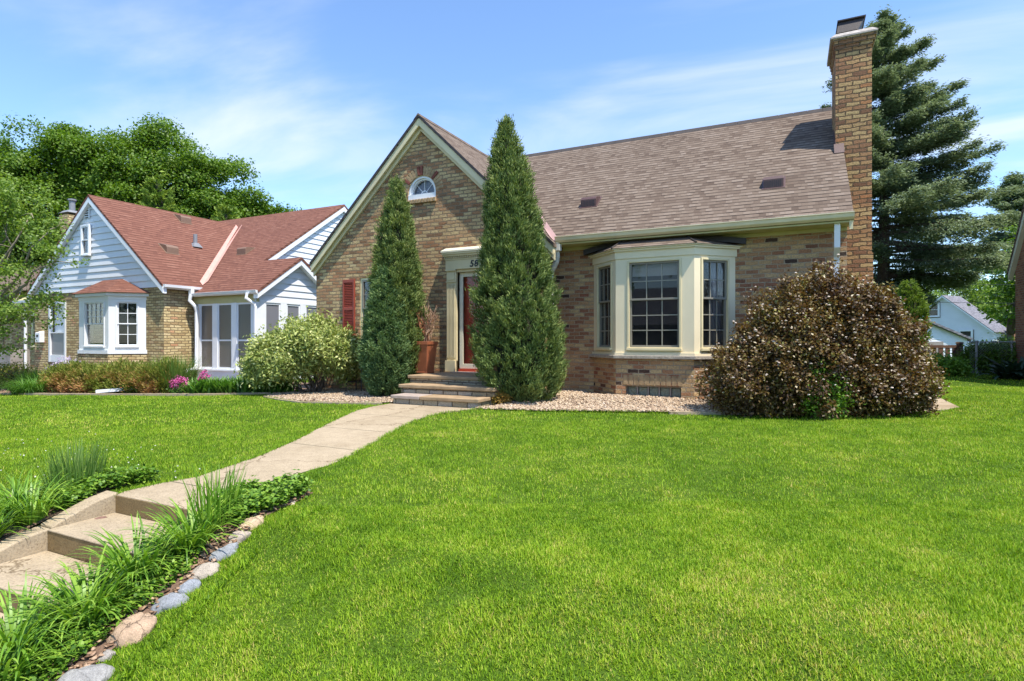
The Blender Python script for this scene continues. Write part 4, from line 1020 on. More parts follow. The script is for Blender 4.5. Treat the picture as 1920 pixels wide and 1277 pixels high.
def spruce(name, base, h, r0, nlimb, mat, label, group=None, L=.11, dens=1.0, seed=0, profile=None, droop=.25, zlow=.06):
    t = thing(name, base, label, 'tree', group); bx, by, bz_ = base; rs = random.Random(seed)
    tr = MB(); tr.tube([(bx, by, bz_-.3), (bx+.05, by, bz_+h*.5), (bx, by, bz_+h*.97)], h*.018+.05, 8, .03)
    Ps, Ds, Ns, Vs = [], [], [], []
    profile = profile or (lambda u: (1-u)**.85)
    for i in range(nlimb):
        u = zlow+(1-zlow)*((i+rs.random()*.8)/nlimb)**1.05; z = bz_+h*u; az = rs.random()*6.283
        ln = r0*profile(u)*rs.uniform(.68, 1.12)+.15
        up = .30*(u-.35)+rs.uniform(-.10, .10)
        npt = max(4, int(ln/.35)); pts = []
        for j in range(npt+1):
            s = j/npt; pts.append(Vector((bx+math.cos(az)*ln*s, by+math.sin(az)*ln*s, z+ln*(up*s-droop*s*s*(1-u)*1.3+.12*s**3))))
        tr.tube(pts, .02+.012*ln, 5, .008)
        # side sprays along the outer part of the limb
        pa = np.array([p[:] for p in pts]); m = int(ln*30*dens)+8
        s = .22+.78*RG.random(m)**.75; idx = s*npt; i0 = np.minimum(idx.astype(int), npt-1); fr_ = (idx-i0)[:, None]
        c = pa[i0]*(1-fr_)+pa[i0+1]*fr_
        spread = (.06+.15*np.sin(np.pi*np.clip(s, 0, 1)**1.2))*ln*.95
        off = RG.normal(0, .55, m)*spread; side = np.array([-math.sin(az), math.cos(az), 0]); fwd = np.array([math.cos(az), math.sin(az), 0])
        c = c+side*off[:, None]+fwd*(-abs(off)*.35)[:, None]; c[:, 2] += -abs(off)*.30*(1-u)+RG.normal(0, .07, m)-np.abs(RG.normal(0, .20, m))*(1-u)*(ln/4)
        k = 15
        P = np.repeat(c, k, 0)+RG.normal(0, 1, (m*k, 3))*np.array([.09, .09, .045])*(L/.11)
        dd = unit(np.repeat(fwd[None]*.8+side[None]*np.sign(off)[:, None]*.7, k, 0)+rdirs(m*k)*.6+np.array([0, 0, -.15+.3*u]))
        Nn = unit(np.array([0, 0, 1.])+rdirs(m*k)*.7)
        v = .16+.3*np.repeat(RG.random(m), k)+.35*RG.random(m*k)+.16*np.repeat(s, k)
        Ps.append(P); Ds.append(dd); Ns.append(Nn); Vs.append(v)
    P = np.concatenate(Ps); tr.build('trunk', M['bark'], t)
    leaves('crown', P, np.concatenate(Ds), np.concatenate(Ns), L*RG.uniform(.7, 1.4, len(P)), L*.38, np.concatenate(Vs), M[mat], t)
    return t
def upright(name, base, prof, h, mat, label, cat, group=None, n_tuft=1600, per=34, L=.075, Wd=.017, seed=0, lean=(0, 0), lump=.22, rise=1.1, tuft=.075, freq=3.0):
    """column of foliage sprays: prof(u) gives the radius at height fraction u; sprays grow up and out from twig ends"""
    t = thing(name, base, label, cat, group); bx, by, bz_ = base
    u = RG.random(n_tuft*3); keep = RG.random(len(u)) < np.array([prof(a) for a in u])/max(prof(a) for a in np.linspace(0, 1, 30))*.9+.08
    u = u[keep][:n_tuft]; n = len(u); az = RG.uniform(0, 6.283, n)
    R_ = np.array([prof(a) for a in u])
    sp = np.stack([np.cos(az)*1.2, np.sin(az)*1.2, u*h*1.0], 1)
    k = 1+lump*(vnoise(sp, freq, seed)*2-1)+lump*.6*(vnoise(sp, freq*2.4, seed+5)*2-1)
    rr = R_*k*(.70+.30*RG.random(n)**.4)
    c = np.stack([bx+lean[0]*u+np.cos(az)*rr, by+lean[1]*u+np.sin(az)*rr, bz_+u*h], 1)
    out_ = np.stack([np.cos(az), np.sin(az), np.full(n, rise)], 1); out_ = unit(out_+rdirs(n)*.35)
    P = np.repeat(c, per, 0); o_ = np.repeat(out_, per, 0); s = RG.random(len(P))
    P = P+o_*(s*tuft*1.6)[:, None]+RG.normal(0, 1, P.shape)*(tuft*.32)
    D = unit(o_+rdirs(len(P))*.55); Nn = unit(np.repeat(np.stack([np.cos(az), np.sin(az), np.full(n, .35)], 1), per, 0)+rdirs(len(P))*.8)
    v = .02+.40*np.repeat(RG.random(n), per)+.30*RG.random(len(P))+.30*s
    core = MB(); pts = []
    pth = [(bx+lean[0]*a, by+lean[1]*a, bz_+h*a-(.05 if a == 0 else 0)) for a in np.linspace(0, .97, 14)]
    segs = 14; vs = []; fs_ = []
    for i, a in enumerate(np.linspace(0, .97, 14)):
        for j in range(segs):
            q = 6.283*j/segs; r_ = prof(a)*.62*(1+.12*math.sin(3*q+i)); vs.append((pth[i][0]+r_*math.cos(q), pth[i][1]+r_*math.sin(q), pth[i][2]))
    for i in range(13):
        for j in range(segs): fs_.append((i*segs+j, i*segs+(j+1) % segs, (i+1)*segs+(j+1) % segs, (i+1)*segs+j))
    core.add(vs, fs_); core.build('dark_core', M['core'], t, smooth=True)
    leaves('foliage', P, D, Nn, L*RG.uniform(.6, 1.35, len(P)), Wd*RG.uniform(.7, 1.3, len(P)), v, M[mat], t)
    return t
M['core'] = paint('dark_juniper_core', (.030, .036, .016), 1, .5, 14, .3)  # solid core blocking the view through, shade between sprays painted in
M['core_brown'] = paint('dark_shrub_core', (.035, .022, .014), 1, .5, 14, .3)  # same solid core for shrubs, inner shade put into the dark colour
def interp(pts): 
    xs_, ys_ = zip(*pts); return lambda u: float(np.interp(u, xs_, ys_))
# tall junipers by the door
upright('juniper', (-4.27, 9.18, .06), interp([(0, .42), (.04, .58), (.12, .70), (.22, .71), (.40, .58), (.60, .46), (.78, .31), (.90, .15), (.955, .06), (1, .02)]), 5.05, 'juniper',
        'tallest pointed juniper, right of the red door in front of the house', 'shrub', n_tuft=3400, per=34, L=.072, Wd=.015, seed=3, lean=(-.34, .0), tuft=.085, lump=.36, freq=2.2)
upright('juniper', (-7.2, 9.45, .03), interp([(0, .30), (.2, .40), (.45, .42), (.62, .36), (.80, .24), (.93, .10), (1, .03)]), 4.30, 'juniper',
        'shorter pointed juniper left of the door, its top below the half-round window', 'shrub', n_tuft=2400, per=34, L=.070, Wd=.015, seed=8, lean=(-.02, .0), tuft=.085, lump=.34, freq=2.2)
upright('juniper', (-7.22, 9.12, .03), interp([(0, .26), (.10, .38), (.35, .41), (.6, .33), (.8, .22), (.95, .08), (1, .03)]), 2.5, 'juniper_blue',
        'low bluish juniper crowding the foot of the shorter pointed one', 'shrub', n_tuft=1900, per=34, L=.06, Wd=.015, seed=14, lean=(-.0, .0), tuft=.08, lump=.25, rise=.7)

# ninebark
def bush(name, base, center, radii, rot, n_tuft, per, L, Wd, mat, label, cat, lo=.68, lump=.2, freq=2.4, seed=0, zmin=.05, core=.7, stems=10, coremat='core_brown', vfun=None, bark='bark', lobes=None, shoots=0):
    t = thing(name, base, label, cat)
    if lobes:
        qs, ds_, rs__ = [], [], []; vol = sum((l[3]*l[4]*l[5])**(2/3) for l in lobes)
        for li, l in enumerate(lobes):
            a_, b_, c_ = crown_pts(l[:3], l[3:6], int(n_tuft*(l[3]*l[4]*l[5])**(2/3)/vol), lump, freq, seed+li, lo); qs.append(a_); ds_.append(b_); rs__.append(c_)
        q, d, rr = np.concatenate(qs), np.concatenate(ds_), np.concatenate(rs__)
    else: q, d, rr = crown_pts((0, 0, 0), radii, n_tuft, lump, freq, seed, lo)
    if shoots:
        o_ = RG.choice(np.nonzero(rr > .9)[0], shoots); k_ = 9; f_ = np.tile(np.arange(k_)/k_, shoots)[:, None]; ln_ = np.repeat(RG.uniform(.08, .20, shoots), k_)[:, None]
        sd_ = unit(d[o_]*.8+rdirs(shoots)*.5+np.array([0, 0, .55])); q = np.concatenate([q, np.repeat(q[o_], k_, 0)+np.repeat(sd_, k_, 0)*f_*ln_]); d = np.concatenate([d, np.repeat(d[o_], k_, 0)]); rr = np.concatenate([rr, np.ones(shoots*k_)])
    ca, sa = math.cos(rot), math.sin(rot)
    def tf(a): return np.stack([a[:, 0]*ca-a[:, 1]*sa, a[:, 0]*sa+a[:, 1]*ca, a[:, 2]], 1)
    q = tf(q)+np.array(center); d = tf(d); ok = q[:, 2] > base[2]+zmin; q, d, rr = q[ok], d[ok], rr[ok]; n = len(q)
    P = np.repeat(q, per, 0)+RG.normal(0, 1, (n*per, 3))*L*1.1
    D = unit(np.repeat(d, per, 0)*.7+rdirs(n*per)+np.array([0, 0, .1])); Nn = unit(np.repeat(d, per, 0)*.6+np.array([0, 0, .6])+rdirs(n*per)*.9)
    v = .15+.35*np.repeat(RG.random(n), per)+.4*RG.random(n*per) if vfun is None else vfun(P, n, per)
    st_ = MB()
    for i in range(stems):
        e = q[RG.integers(0, n)]; e = np.array(center)+(e-np.array(center))*.85
        if e[2] < base[2]+.3: e[2] = base[2]+.5
        limb(st_, (base[0]+random.uniform(-.12, .12), base[1]+random.uniform(-.1, .1), base[2]-.05), tuple(e), .018, .005, .02, 5, .12)
    st_.build('stems', M[bark], t)
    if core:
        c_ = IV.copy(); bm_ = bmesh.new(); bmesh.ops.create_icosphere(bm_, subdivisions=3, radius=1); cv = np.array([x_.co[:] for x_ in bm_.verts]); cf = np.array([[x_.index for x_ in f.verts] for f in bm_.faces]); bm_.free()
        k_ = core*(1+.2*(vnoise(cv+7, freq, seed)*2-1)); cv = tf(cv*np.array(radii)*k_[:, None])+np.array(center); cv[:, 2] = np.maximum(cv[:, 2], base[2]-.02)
        npmesh('dark_core', cv, cf, M[coremat], t, None, True)
    leaves('foliage', P, D, Nn, L*RG.uniform(.7, 1.3, len(P)), Wd*RG.uniform(.7, 1.3, len(P)), v, M[mat], t)
    return t, q, d
def nbv(P, n, per):
    lowf = np.repeat(vnoise(P[::per], 2.2, 41)*.6+vnoise(P[::per], 6, 42)*.4, per)[:len(P)]
    return -.06+.58*lowf+.24*np.repeat(RG.random(n), per)+.40*RG.random(n*per)
nbt, q, d = bush('ninebark_shrub', (.45, 9.98, .03), (.36, 9.93, .92), (1.50, .85, 1.25), rad(26), 7600, 17, .047, .029, 'ninebark',
                 'large rounded bronze-leaved shrub covered in pale flower heads beside the bay', 'shrub', lo=.66, lump=.24, freq=2.6, seed=5, zmin=.02, core=.60, stems=18, shoots=170, vfun=nbv, lobes=[(.05, 0, 0, 1.10, .78, 1.24), (-.95, -.05, -.42, .80, .60, .66), (.78, .05, -.16, .84, .66, .98), (-.35, -.25, -.15, .8, .6, .95), (.45, -.2, .28, .62, .5, .86), (1.15, -.1, -.5, .55, .5, .5)])
fl_ = RG.random(len(q)) < .20; Q = q[fl_]+d[fl_]*.095+np.array([0, 0, .03]); Q = Q[Q[:, 2] > .25]; Q = Q[RG.random(len(Q)) < .80]
FV = (IV*np.array([1, 1, .55]))[None]*(1+RG.uniform(-.25, .25, (len(Q), 12, 1)))*RG.uniform(.014, .025, (len(Q), 1, 1))+Q[:, None, :]
npmesh('flower_heads', FV.reshape(-1, 3), (IF[None]+np.arange(len(Q))[:, None, None]*12).reshape(-1, 3), M['petal'], nbt, .35+.65*RG.random(len(Q)*12))['kind'] = 'stuff'
bush('green_sapling_shrub', (.35, 9.32, .0), (.42, 9.32, .40), (.30, .20, .42), rad(26), 420, 12, .05, .026, 'cover', 'small bright green shrub growing at the foot of the bronze shrub', 'shrub', core=0, stems=7, lump=.4)
# variegated dogwood with bare multi-stem base
def vv(P, n, per): return .05+.45*np.repeat(RG.random(n), per)+.5*RG.random(n*per)
vs_, q, d = bush('variegated_shrub', (-9.42, 9.42, -.05), (-9.52, 9.30, .86), (1.10, .95, .64), rad(26), 1700, 20, .090, .034, 'varieg',
                 'cream and green variegated shrub on bare branching stems at the gable corner', 'shrub', lo=.45, lump=.42, freq=2.6, seed=21, zmin=.34, core=0, stems=26, vfun=vv, shoots=120, lobes=[(0, 0, .05, .78, .70, .48), (-.72, 0, -.05, .46, .5, .38), (.72, .1, -.08, .46, .5, .40), (.15, 0, .36, .50, .42, .28), (-.35, -.25, -.25, .4, .4, .3), (-.98, -.15, -.48, .26, .26, .18)])
P, dd, r_ = crown_pts((-10.42, 8.95, .55), (.42, .38, .26), 260, .3, 2, 4, .3); P2 = np.repeat(P, 18, 0)+RG.normal(0, .06, (len(P)*18, 3))
leaves('foliage', P2, rdirs(len(P2)), unit(rdirs(len(P2))+np.array([0, 0, .7])), .075, .032, RG.random(len(P2)), M['varieg'], vs_)
P, dd, r_ = crown_pts((-8.75, 9.55, .85), (.42, .40, .40), 260, .3, 2, 4, .3); P2 = np.repeat(P, 18, 0)+RG.normal(0, .06, (len(P)*18, 3))
leaves('foliage', P2, rdirs(len(P2)), unit(rdirs(len(P2))+np.array([0, 0, .7])), .075, .032, RG.random(len(P2)), M['varieg'], vs_)
bush('dwarf_shrub', (-4.50, 8.72, .02), (-4.50, 8.72, .10), (.19, .15, .13), 0, 220, 14, .03, .014, 'orange', 'tiny orange-green dwarf shrub beside the stone steps', 'shrub', core=.6, stems=4)

# planters
def planter(x, y, z, label):
    t = thing('planter', (x, y, z), label, 'planter', 'rusty planters flanking the door')
    b = MB(); b.frustum(x, y, z, .125, .125, z+.57, .178, .178); b.box(x-.135, x+.135, y-.135, y+.135, z+.001, z+.035); b.build('pot', M['terracotta'], t, bevel=.008)
    r_ = MB()
    for (a, c, e, f) in ((-.19, .19, -.19, -.165), (-.19, .19, .165, .19), (-.19, -.165, -.164, .164), (.165, .19, -.164, .164)): r_.box(x+a, x+c, y+e, y+f, z+.571, z+.635)
    r_.build('rim', M['terracotta'], t, bevel=.005); MB().box(x-.164, x+.164, y-.164, y+.164, z+.571, z+.60).build('soil', M['mulch_base'], t)
planter(-6.62, 9.58, .466, 'tapered rusty planter left of the door holding tall bare twigs'); planter(-5.02, 9.58, .466, 'tapered rusty planter right of the door, half behind the tallest juniper')
tw = thing('dried_branches', (-6.62, 9.58, 1.04), 'bare red-brown and pale dried twigs standing in the left planter', 'branches')
for nm, mt, k0, k1 in (('red_twigs', 'twig_red', -8, 20), ('pale_twigs', 'twig_pale', 20, 34)):
    b = MB(); rr_ = random.Random(5+k0)
    for i in range(k0, k1):
        az = rr_.uniform(0, 6.28); sp_ = rr_.uniform(.05, .42); hh = rr_.uniform(.45, .82)
        if nm == 'red_twigs': dx = -abs(math.cos(az))*sp_*1.3; hh *= .9
        else: dx = abs(math.cos(az))*sp_*.7; hh *= 1.05
        a = Vector((-6.62+rr_.uniform(-.1, .1), 9.58+rr_.uniform(-.1, .1), 1.04)); e = a+Vector((dx, math.sin(az)*sp_*.5, hh)); limb(b, a, e, .011, .004, 0, 5, .10)
        for _ in range(5):
            s = rr_.uniform(.35, 1); c_ = a.lerp(e, s); limb(b, c_, c_+Vector((rr_.uniform(-.14, .14), rr_.uniform(-.08, .08), rr_.uniform(.03, .2))), .006, .002, 0, 3, .25)
    b.build(nm, M[mt], tw)
# iron plant stand between the shrubs
ps = thing('plant_stand', (-8.6, 9.9, 0), 'black iron plant stand with a dark brown pot in the shade between two shrubs', 'plant stand')
b = MB()
for dx, dy in ((-.2, -.15), (.2, -.15), (-.2, .15), (.2, .15)): b.tube([(-8.6+dx*1.1, 9.9+dy*1.1, 0), (-8.6+dx, 9.9+dy, .55)], .012, 6)
for z in (.22, .55):
    b.tube([(-8.8, 9.75, z), (-8.4, 9.75, z), (-8.4, 10.05, z), (-8.8, 10.05, z), (-8.8, 9.75, z)], .01, 6)
b.build('frame', M['iron'], ps); b = MB(); b.frustum(-8.6, 9.9, .56, .15, .12, .86, .21, .16); b.build('pot', M['wood_brown'], ps, bevel=.01)

# ================================================================ foreground bed
def clump(x, y, n, L, Wd, seed, label, mat='lily', name='daylily_clump', group='daylily clumps beside the concrete steps', th=(.95, 1.5), k=(.9, 2.3), spread=.09, cat='plant', segs=8):
    t = thing(name, (x, y, hz(x, y)), label, cat, group)
    a = RG.uniform(0, 6.283, n); rr = np.sqrt(RG.random(n))*spread; bx = x+np.cos(a)*rr; by = y+np.sin(a)*rr
    az = a+RG.normal(0, .5, n); Ls = L*RG.uniform(.55, 1.1, n)
    B = np.stack([bx, by, H(bx, by)], 1)
    blades('leaves', B, az, Ls, Wd*RG.uniform(.7, 1.2, n), RG.uniform(*th, n), RG.uniform(*k, n), segs, .15+.7*RG.random(n), M[mat], t)
lil = [(-3.44, 2.42, 'bright daylily clump highest on the slope, in front of the upper riser'), (-3.50, 2.12, 'daylily clump arching over the second step, above the wide pink boulder'),
       (-3.40, 1.80, 'daylily clump beside the two blue-grey boulders'), (-3.50, 1.52, 'lush daylily clump spilling over the lower tread'),
       (-3.30, 1.36, 'daylily clump behind the pinkish boulder'), (-3.42, 1.10, 'daylily clump nearest the street, in the corner of the bed')]
for i, (x, y, lb) in enumerate(lil): clump(x-.02, y-.03, 185, .41, .0155, i, lb, spread=.12, th=(.85, 1.45))
for x, y, lb in ((-3.52, 2.62, 'upright narrow-leaved iris clump beside the leafy ground cover'),):
    clump(x, y, 120, .42, .012, 4, lb, mat='lily', name='iris_clump', group=None, th=(1.25, 1.56), k=(.0, .55), spread=.14)
for x, y, lb in ((-5.12, 2.28, 'daylily clump left of the concrete steps, hanging over the kerb'), (-5.10, 1.98, 'daylily clump at the left edge behind the lower kerb'), (-5.42, 2.30, 'daylily clump behind the kerb, nearest the upright grassy clump')):
    clump(x, y, 170, .42, .014, 4, lb)
clump(-5.40, 2.72, 320, .40, .008, 5, 'upright grassy clump left of the kerb, beside the ground cover', name='ornamental_grass', group=None, th=(1.3, 1.56), k=(.0, .4), spread=.20, mat='orngrass')
def cover(name, poly, n, hgt, L, mat, label, hf=H):
    x, y = inside(poly, n); m = len(x); P = np.stack([x, y, hf(x, y)+hgt*(.3+.7*RG.random(m)**.6)*(.6+.8*n2(x, y, 9, 2))], 1); P = np.repeat(P, 7, 0)
    P = P+RG.normal(0, 1, P.shape)*L*.6
    o = leaves(name, P, unit(rdirs(len(P))*np.array([1, 1, .4])), unit(rdirs(len(P))*.5+np.array([0, 0, 1.])), L*RG.uniform(.7, 1.3, len(P)), L*.75, RG.random(len(P)), M[mat])
    return tag(o, label, 'ground cover', None, 'stuff')
cover('ground_cover', [(-3.70, 2.72), (-3.74, 3.1), (-3.66, 3.42), (-3.42, 3.36), (-3.28, 2.95), (-3.30, 2.62)], 1300, .11, .034, 'cover', 'bright leafy ground cover right of the walk above the boulders')
cover('ground_cover', [(-4.99, 2.42), (-4.99, 2.95), (-4.90, 3.08), (-5.02, 3.12), (-5.35, 2.95), (-5.45, 2.45)], 1400, .09, .034, 'cover', 'bright leafy ground cover mound left of the kerb')
cover('ground_cover', [(-3.62, .3), (-3.62, 2.5), (-3.40, 2.5), (-3.22, 2.3), (-3.14, 1.9), (-3.06, 1.2), (-3.05, .3)], 2300, .07, .028, 'cover', 'low green undergrowth between the daylily clumps')
# boulders
def rock(col, seed):
    m, t, b = newmat('boulder_stone'); g = N(t, 'ShaderNodeNewGeometry'); P = g.outputs['Position']
    a = noise(t, 9, 6, .7, P); r = ramp(t, [(.25, tuple(c*.55 for c in col)), (.5, col), (.75, tuple(min(1, c*1.25) for c in col))], a.outputs[0])
    s_ = noise(t, 140, 3, .8, P); rs_ = ramp(t, [(.3, (.62, .6, .6)), (.55, (1, 1, 1)), (.75, (1.25, 1.2, 1.15))], s_.outputs[0])
    w = N(t, 'ShaderNodeTexVoronoi', feature='DISTANCE_TO_EDGE'); w.inputs['Scale'].default_value = 7+seed % 4
    wn_ = noise(t, 9, 4, .7, P); wa = N(t, 'ShaderNodeVectorMath', operation='MULTIPLY_ADD'); t.links.new(wn_.outputs['Color'], wa.inputs[0]); wa.inputs[1].default_value = (.09, .09, .09); t.links.new(P, wa.inputs[2]); t.links.new(wa.outputs[0], w.inputs['Vector'])
    k = .3 if seed % 3 else .75; rc_ = ramp(t, [(0, (1-k,)*3), (.02, (1-k*.4,)*3), (.045, (1, 1, 1))], w.outputs['Distance'])
    t.links.new(vmul(t, vmul(t, r.outputs[0], rs_.outputs[0]), rc_.outputs[0]), b.inputs['Base Color']); b.inputs['Roughness'].default_value = .85; b.inputs['Specular IOR Level'].default_value = .25
    h_ = N(t, 'ShaderNodeMath', operation='MULTIPLY_ADD'); t.links.new(rc_.outputs[0], h_.inputs[0]); h_.inputs[1].default_value = .6; t.links.new(s_.outputs[0], h_.inputs[2])
    bp = N(t, 'ShaderNodeBump'); bp.inputs['Strength'].default_value = .7; bp.inputs['Distance'].default_value = .006; t.links.new(h_.outputs[0], bp.inputs['Height']); t.links.new(bp.outputs[0], b.inputs['Normal'])
    return m
def boulder(x, y, r, col, label, seed, rot=0, dark=None, dz=0):
    bm_ = bmesh.new(); bmesh.ops.create_icosphere(bm_, subdivisions=4, radius=1); cv = np.array([v_.co[:] for v_ in bm_.verts]); cf = np.array([[v_.index for v_ in f.verts] for f in bm_.faces]); bm_.free()
    k = 1+.40*(vnoise(cv+seed, 1.2, seed)-.5)+.16*(np.abs(vnoise(cv+seed, 2.6, seed+1)-.5)*2-.5)+.05*(vnoise(cv+seed, 7, seed+1)-.5)
    k *= 1-.20*np.maximum(0, cv[:, 2]-.40)
    cv = cv*k[:, None]*np.array([r[0]*.92, r[1]*.95, r[2]]); ca, sa = math.cos(rot), math.sin(rot)
    cv = np.stack([cv[:, 0]*ca-cv[:, 1]*sa+x, cv[:, 0]*sa+cv[:, 1]*ca+y, cv[:, 2]+hz(x, y)+dz-r[2]*.12], 1)
    cv[:, 2] += .3*(cv[:, 1]-y)*.9
    m = rock(col, seed)
    o = npmesh('boulder', cv, cf, m, None, None, True)
    tag(o, label, 'stone', 'boulders edging the daylily bed')
bl = [(-2.96, 1.50, (.145, .11, .085), (.30, .295, .285), 'largest smooth grey boulder at the bottom of the row'), (-3.06, 1.80, (.11, .115, .08), (.45, .32, .22), 'rounded pinkish-tan boulder with a diagonal crack'),
      (-3.07, 2.00, (.10, .07, .065), (.25, .265, .29), 'blue-grey veined boulder, lower of the dark pair'), (-3.08, 2.12, (.075, .055, .06), (.27, .29, .32), 'small blue-grey boulder under the daylily tips'),
      (-3.12, 2.24, (.10, .065, .06), (.38, .33, .27), 'flat oval beige boulder in the middle of the row'), (-3.16, 2.40, (.10, .065, .065), (.26, .275, .295), 'blue-grey boulder with dark veins above the beige one'),
      (-3.21, 2.55, (.085, .06, .06), (.42, .35, .29), 'pale speckled boulder above the veined one'), (-3.26, 2.70, (.095, .07, .06), (.48, .36, .24), 'cream tan boulder beside the ground cover'),
      (-3.02, 1.65, (.045, .04, .035), (.33, .30, .27), 'small grey stone wedged between the two lowest boulders'), (-3.34, 2.80, (.055, .04, .035), (.40, .34, .28), 'small beige stone half hidden by the leafy ground cover'),
      (-3.35, 3.11, (.05, .03, .022), (.50, .42, .32), 'small pale flat stone by the walk, topmost of the row')]
for i, (x, y, r, c_, lb) in enumerate(bl): boulder(x, y, r, c_, lb, i+2, rad(25+i*9))
o = MB(); boulder(-4.74, 2.52, (.05, .075, .025), (.22, .13, .10), 'small brown rounded stone tucked under the kerb', 31, dz=-.085)

# ================================================================ NEIGHBOUR'S HOUSE
nh = thing('brick_house', (-19, 11.3, -.2), 'yellow brick house with terracotta shingle roof and white clapboard gables', 'house')
NY = 11.3; NAX, NAZ, NS = -21.4, 6.07, .805
ng = lambda x: NAZ-NS*abs(x-NAX)
TN = Plane(0, NY, 0)
nw_ = MB(TN)
nw_.wall([(-25.15, -.7), (-17.6, -.7), (-17.6, 2.85), (-25.15, 2.85)], [[(-24.17, .35), (-23.06, .35), (-23.06, 2.52), (-24.17, 2.52)], [(-20.6, .85), (-18.75, .85), (-18.75, 2.4), (-20.6, 2.4)]], 0, .2)
nw_.T = WORLD; nw_.box(-17.8, -17.602, NY+.201, 12.3, -.7, 2.85); nw_.box(-25.15, -24.95, NY+.201, 22, -.7, 2.85); nw_.box(-25.9, -25.151, NY+.35, 22, -.7, 2.5); nw_.box(-24.95, -16.3, 21.8, 22, -.7, 2.85)
nw_.box(-17.0, -16.35, 12.9, 13.1, -.7, 2.7)
nw_.box(-17.59, -14.7, 14.9, 15.1, -.7, 2.85)
nw_.build('wall', M['brick_yellow'], nh, fixn=False)
MB().box(-24.9, -17.8, NY+.9, NY+.95, -.3, 2.8).box(-24.9, -17.8, NY+.2, NY+.9, 2.7, 2.78).build('interior', M['interior'], nh)
# roofs
nr = MB(); NYF = 11.13; nxr, nxl = -17.42, -25.38; MY0, MZ0, MS, MRY = 12.12, 2.64, .70, 17.8; MRZ = MZ0+MS*(MRY-MY0)
nmz = lambda y: MZ0+MS*(y-MY0); nvy = MY0+(NAZ-MZ0)/MS
slab(nr, [(NAX, NYF, NAZ), (nxr, NYF, ng(nxr)), (nxr, 12.6, ng(nxr)), (NAX, nvy+.1, NAZ)], .09)
slab(nr, [(nxl, NYF, ng(nxl)), (NAX, NYF, NAZ), (NAX, nvy+.1, NAZ), (nxl, nvy+.1, ng(nxl))], .09)
PRY = 13.85; PRZ = nmz(PRY); MXR, PXR = -16.2, -14.42
slab(nr, [(-26.0, MY0, nmz(MY0)), (PXR, MY0, nmz(MY0)), (PXR, PRY, PRZ), (MXR, PRY, PRZ), (MXR, MRY, MRZ), (-26.0, MRY, MRZ)], .09)
slab(nr, [(MXR, PRY, PRZ), (PXR, PRY, PRZ), (PXR, PRY+1.7, PRZ-1.15), (MXR, PRY+1.7, PRZ-1.15)], .09)
slab(nr, [(-26.0, MRY, MRZ), (MXR, MRY, MRZ), (MXR, MRY+5, MRZ-3.5), (-26.0, MRY+5, MRZ-3.5)], .09)
nro = nr.build('roof', M['shingle_red'], nh)
vf = MB(); a = Vector((nxr-.08, MY0+(ng(nxr-.08)-MZ0)/MS, ng(nxr-.08)+.02)); b_ = Vector((NAX+.15, nvy-.15, NAZ-.12))
vf.add([a, b_, b_+Vector((0, .20, .16)), a+Vector((0, .20, .16))], [(0, 1, 2, 3)]); vf.add([a, b_, b_+Vector((-.14, 0, .13)), a+Vector((-.14, 0, .13))], [(0, 1, 2, 3)]); vf.build('valley_flashing', M['pinkflash'], nro)
# clapboard gables: each board a tilted prism clipped to the gable
def boards(mb_, T, half, z0, slope_top, step=.2, u_c=0, ztop=None):
    """half(z) -> (umin, umax) of the gable at height z"""
    z = z0
    while z < slope_top-.02:
        z1 = min(z+step, slope_top); a0, b0 = half(z); a1, b1 = half(z1)
        if b0-a0 < .03: break
        P = [T(a0, .035, z), T(b0, .035, z), T(b1, .008, z1), T(a1, .008, z1), T(a0, .0, z), T(b0, .0, z), T(b1, 0, z1), T(a1, 0, z1)]
        mb_.add(P, [(0, 1, 2, 3), (0, 4, 5, 1), (4, 7, 6, 5), (0, 3, 7, 4), (1, 5, 6, 2)]); z = z1
cb = MB(); TNs = Plane(0, NY-.0, 0)
boards(cb, TNs, lambda z: (NAX-(NAZ-.12-z)/NS, NAX+(NAZ-.12-z)/NS), 2.80, NAZ-.14, .215)
cb.build('siding', M['siding'], nh)
TE = Plane(-16.33, 0, 90)       # faces +X; u = Y
cb = MB(); boards(cb, TE, lambda z: (max(13.2, MRY-(MRZ-.1-z)/MS), MRY+(MRZ-.1-z)/MS), 2.6, MRZ-.12, .20); cb.build('siding', M['siding'], nh)
TP = Plane(-14.66, 0, 90)
PS = .70
cb = MB(); boards(cb, TP, lambda z: (max(12.22, PRY-(PRZ-.1-z)/PS), PRY+(PRZ-.1-z)/PS), 2.32, PRZ-.12, .21); cb.build('siding', M['siding'], nh)
# rake boards
def rk2(mb_, T, uc, zc_, s_, ue, o0, o1, a, c): mb_.T = T; mb_.prism([(uc, o0, zc_-a), (ue, o0, zc_-s_*abs(ue-uc)-a), (ue, o0, zc_-s_*abs(ue-uc)-c), (uc, o0, zc_-c)], (0, o1-o0, 0))
rb = MB()
for ue in (nxr+.02, nxl-.02+.04): rk2(rb, Plane(0, NY, 0), NAX, NAZ, NS, ue, .04, .165, .085, .27)
rb.build('rake_board', M['white'], nh); rb = MB()
for ue in (MRY-5.2+.9, MRY+5): rk2(rb, Plane(-16.33, 0, 90), MRY, MRZ, MS, ue, .04, .125, .085, .28)
rb.build('rake_board', M['white'], nh); rb = MB()
for ue in (MY0+.02, PRY+1.68): rk2(rb, Plane(-14.66, 0, 90), PRY, PRZ, PS, ue, .04, .225, .085, .26)
rb.build('rake_board', M['white'], nh)
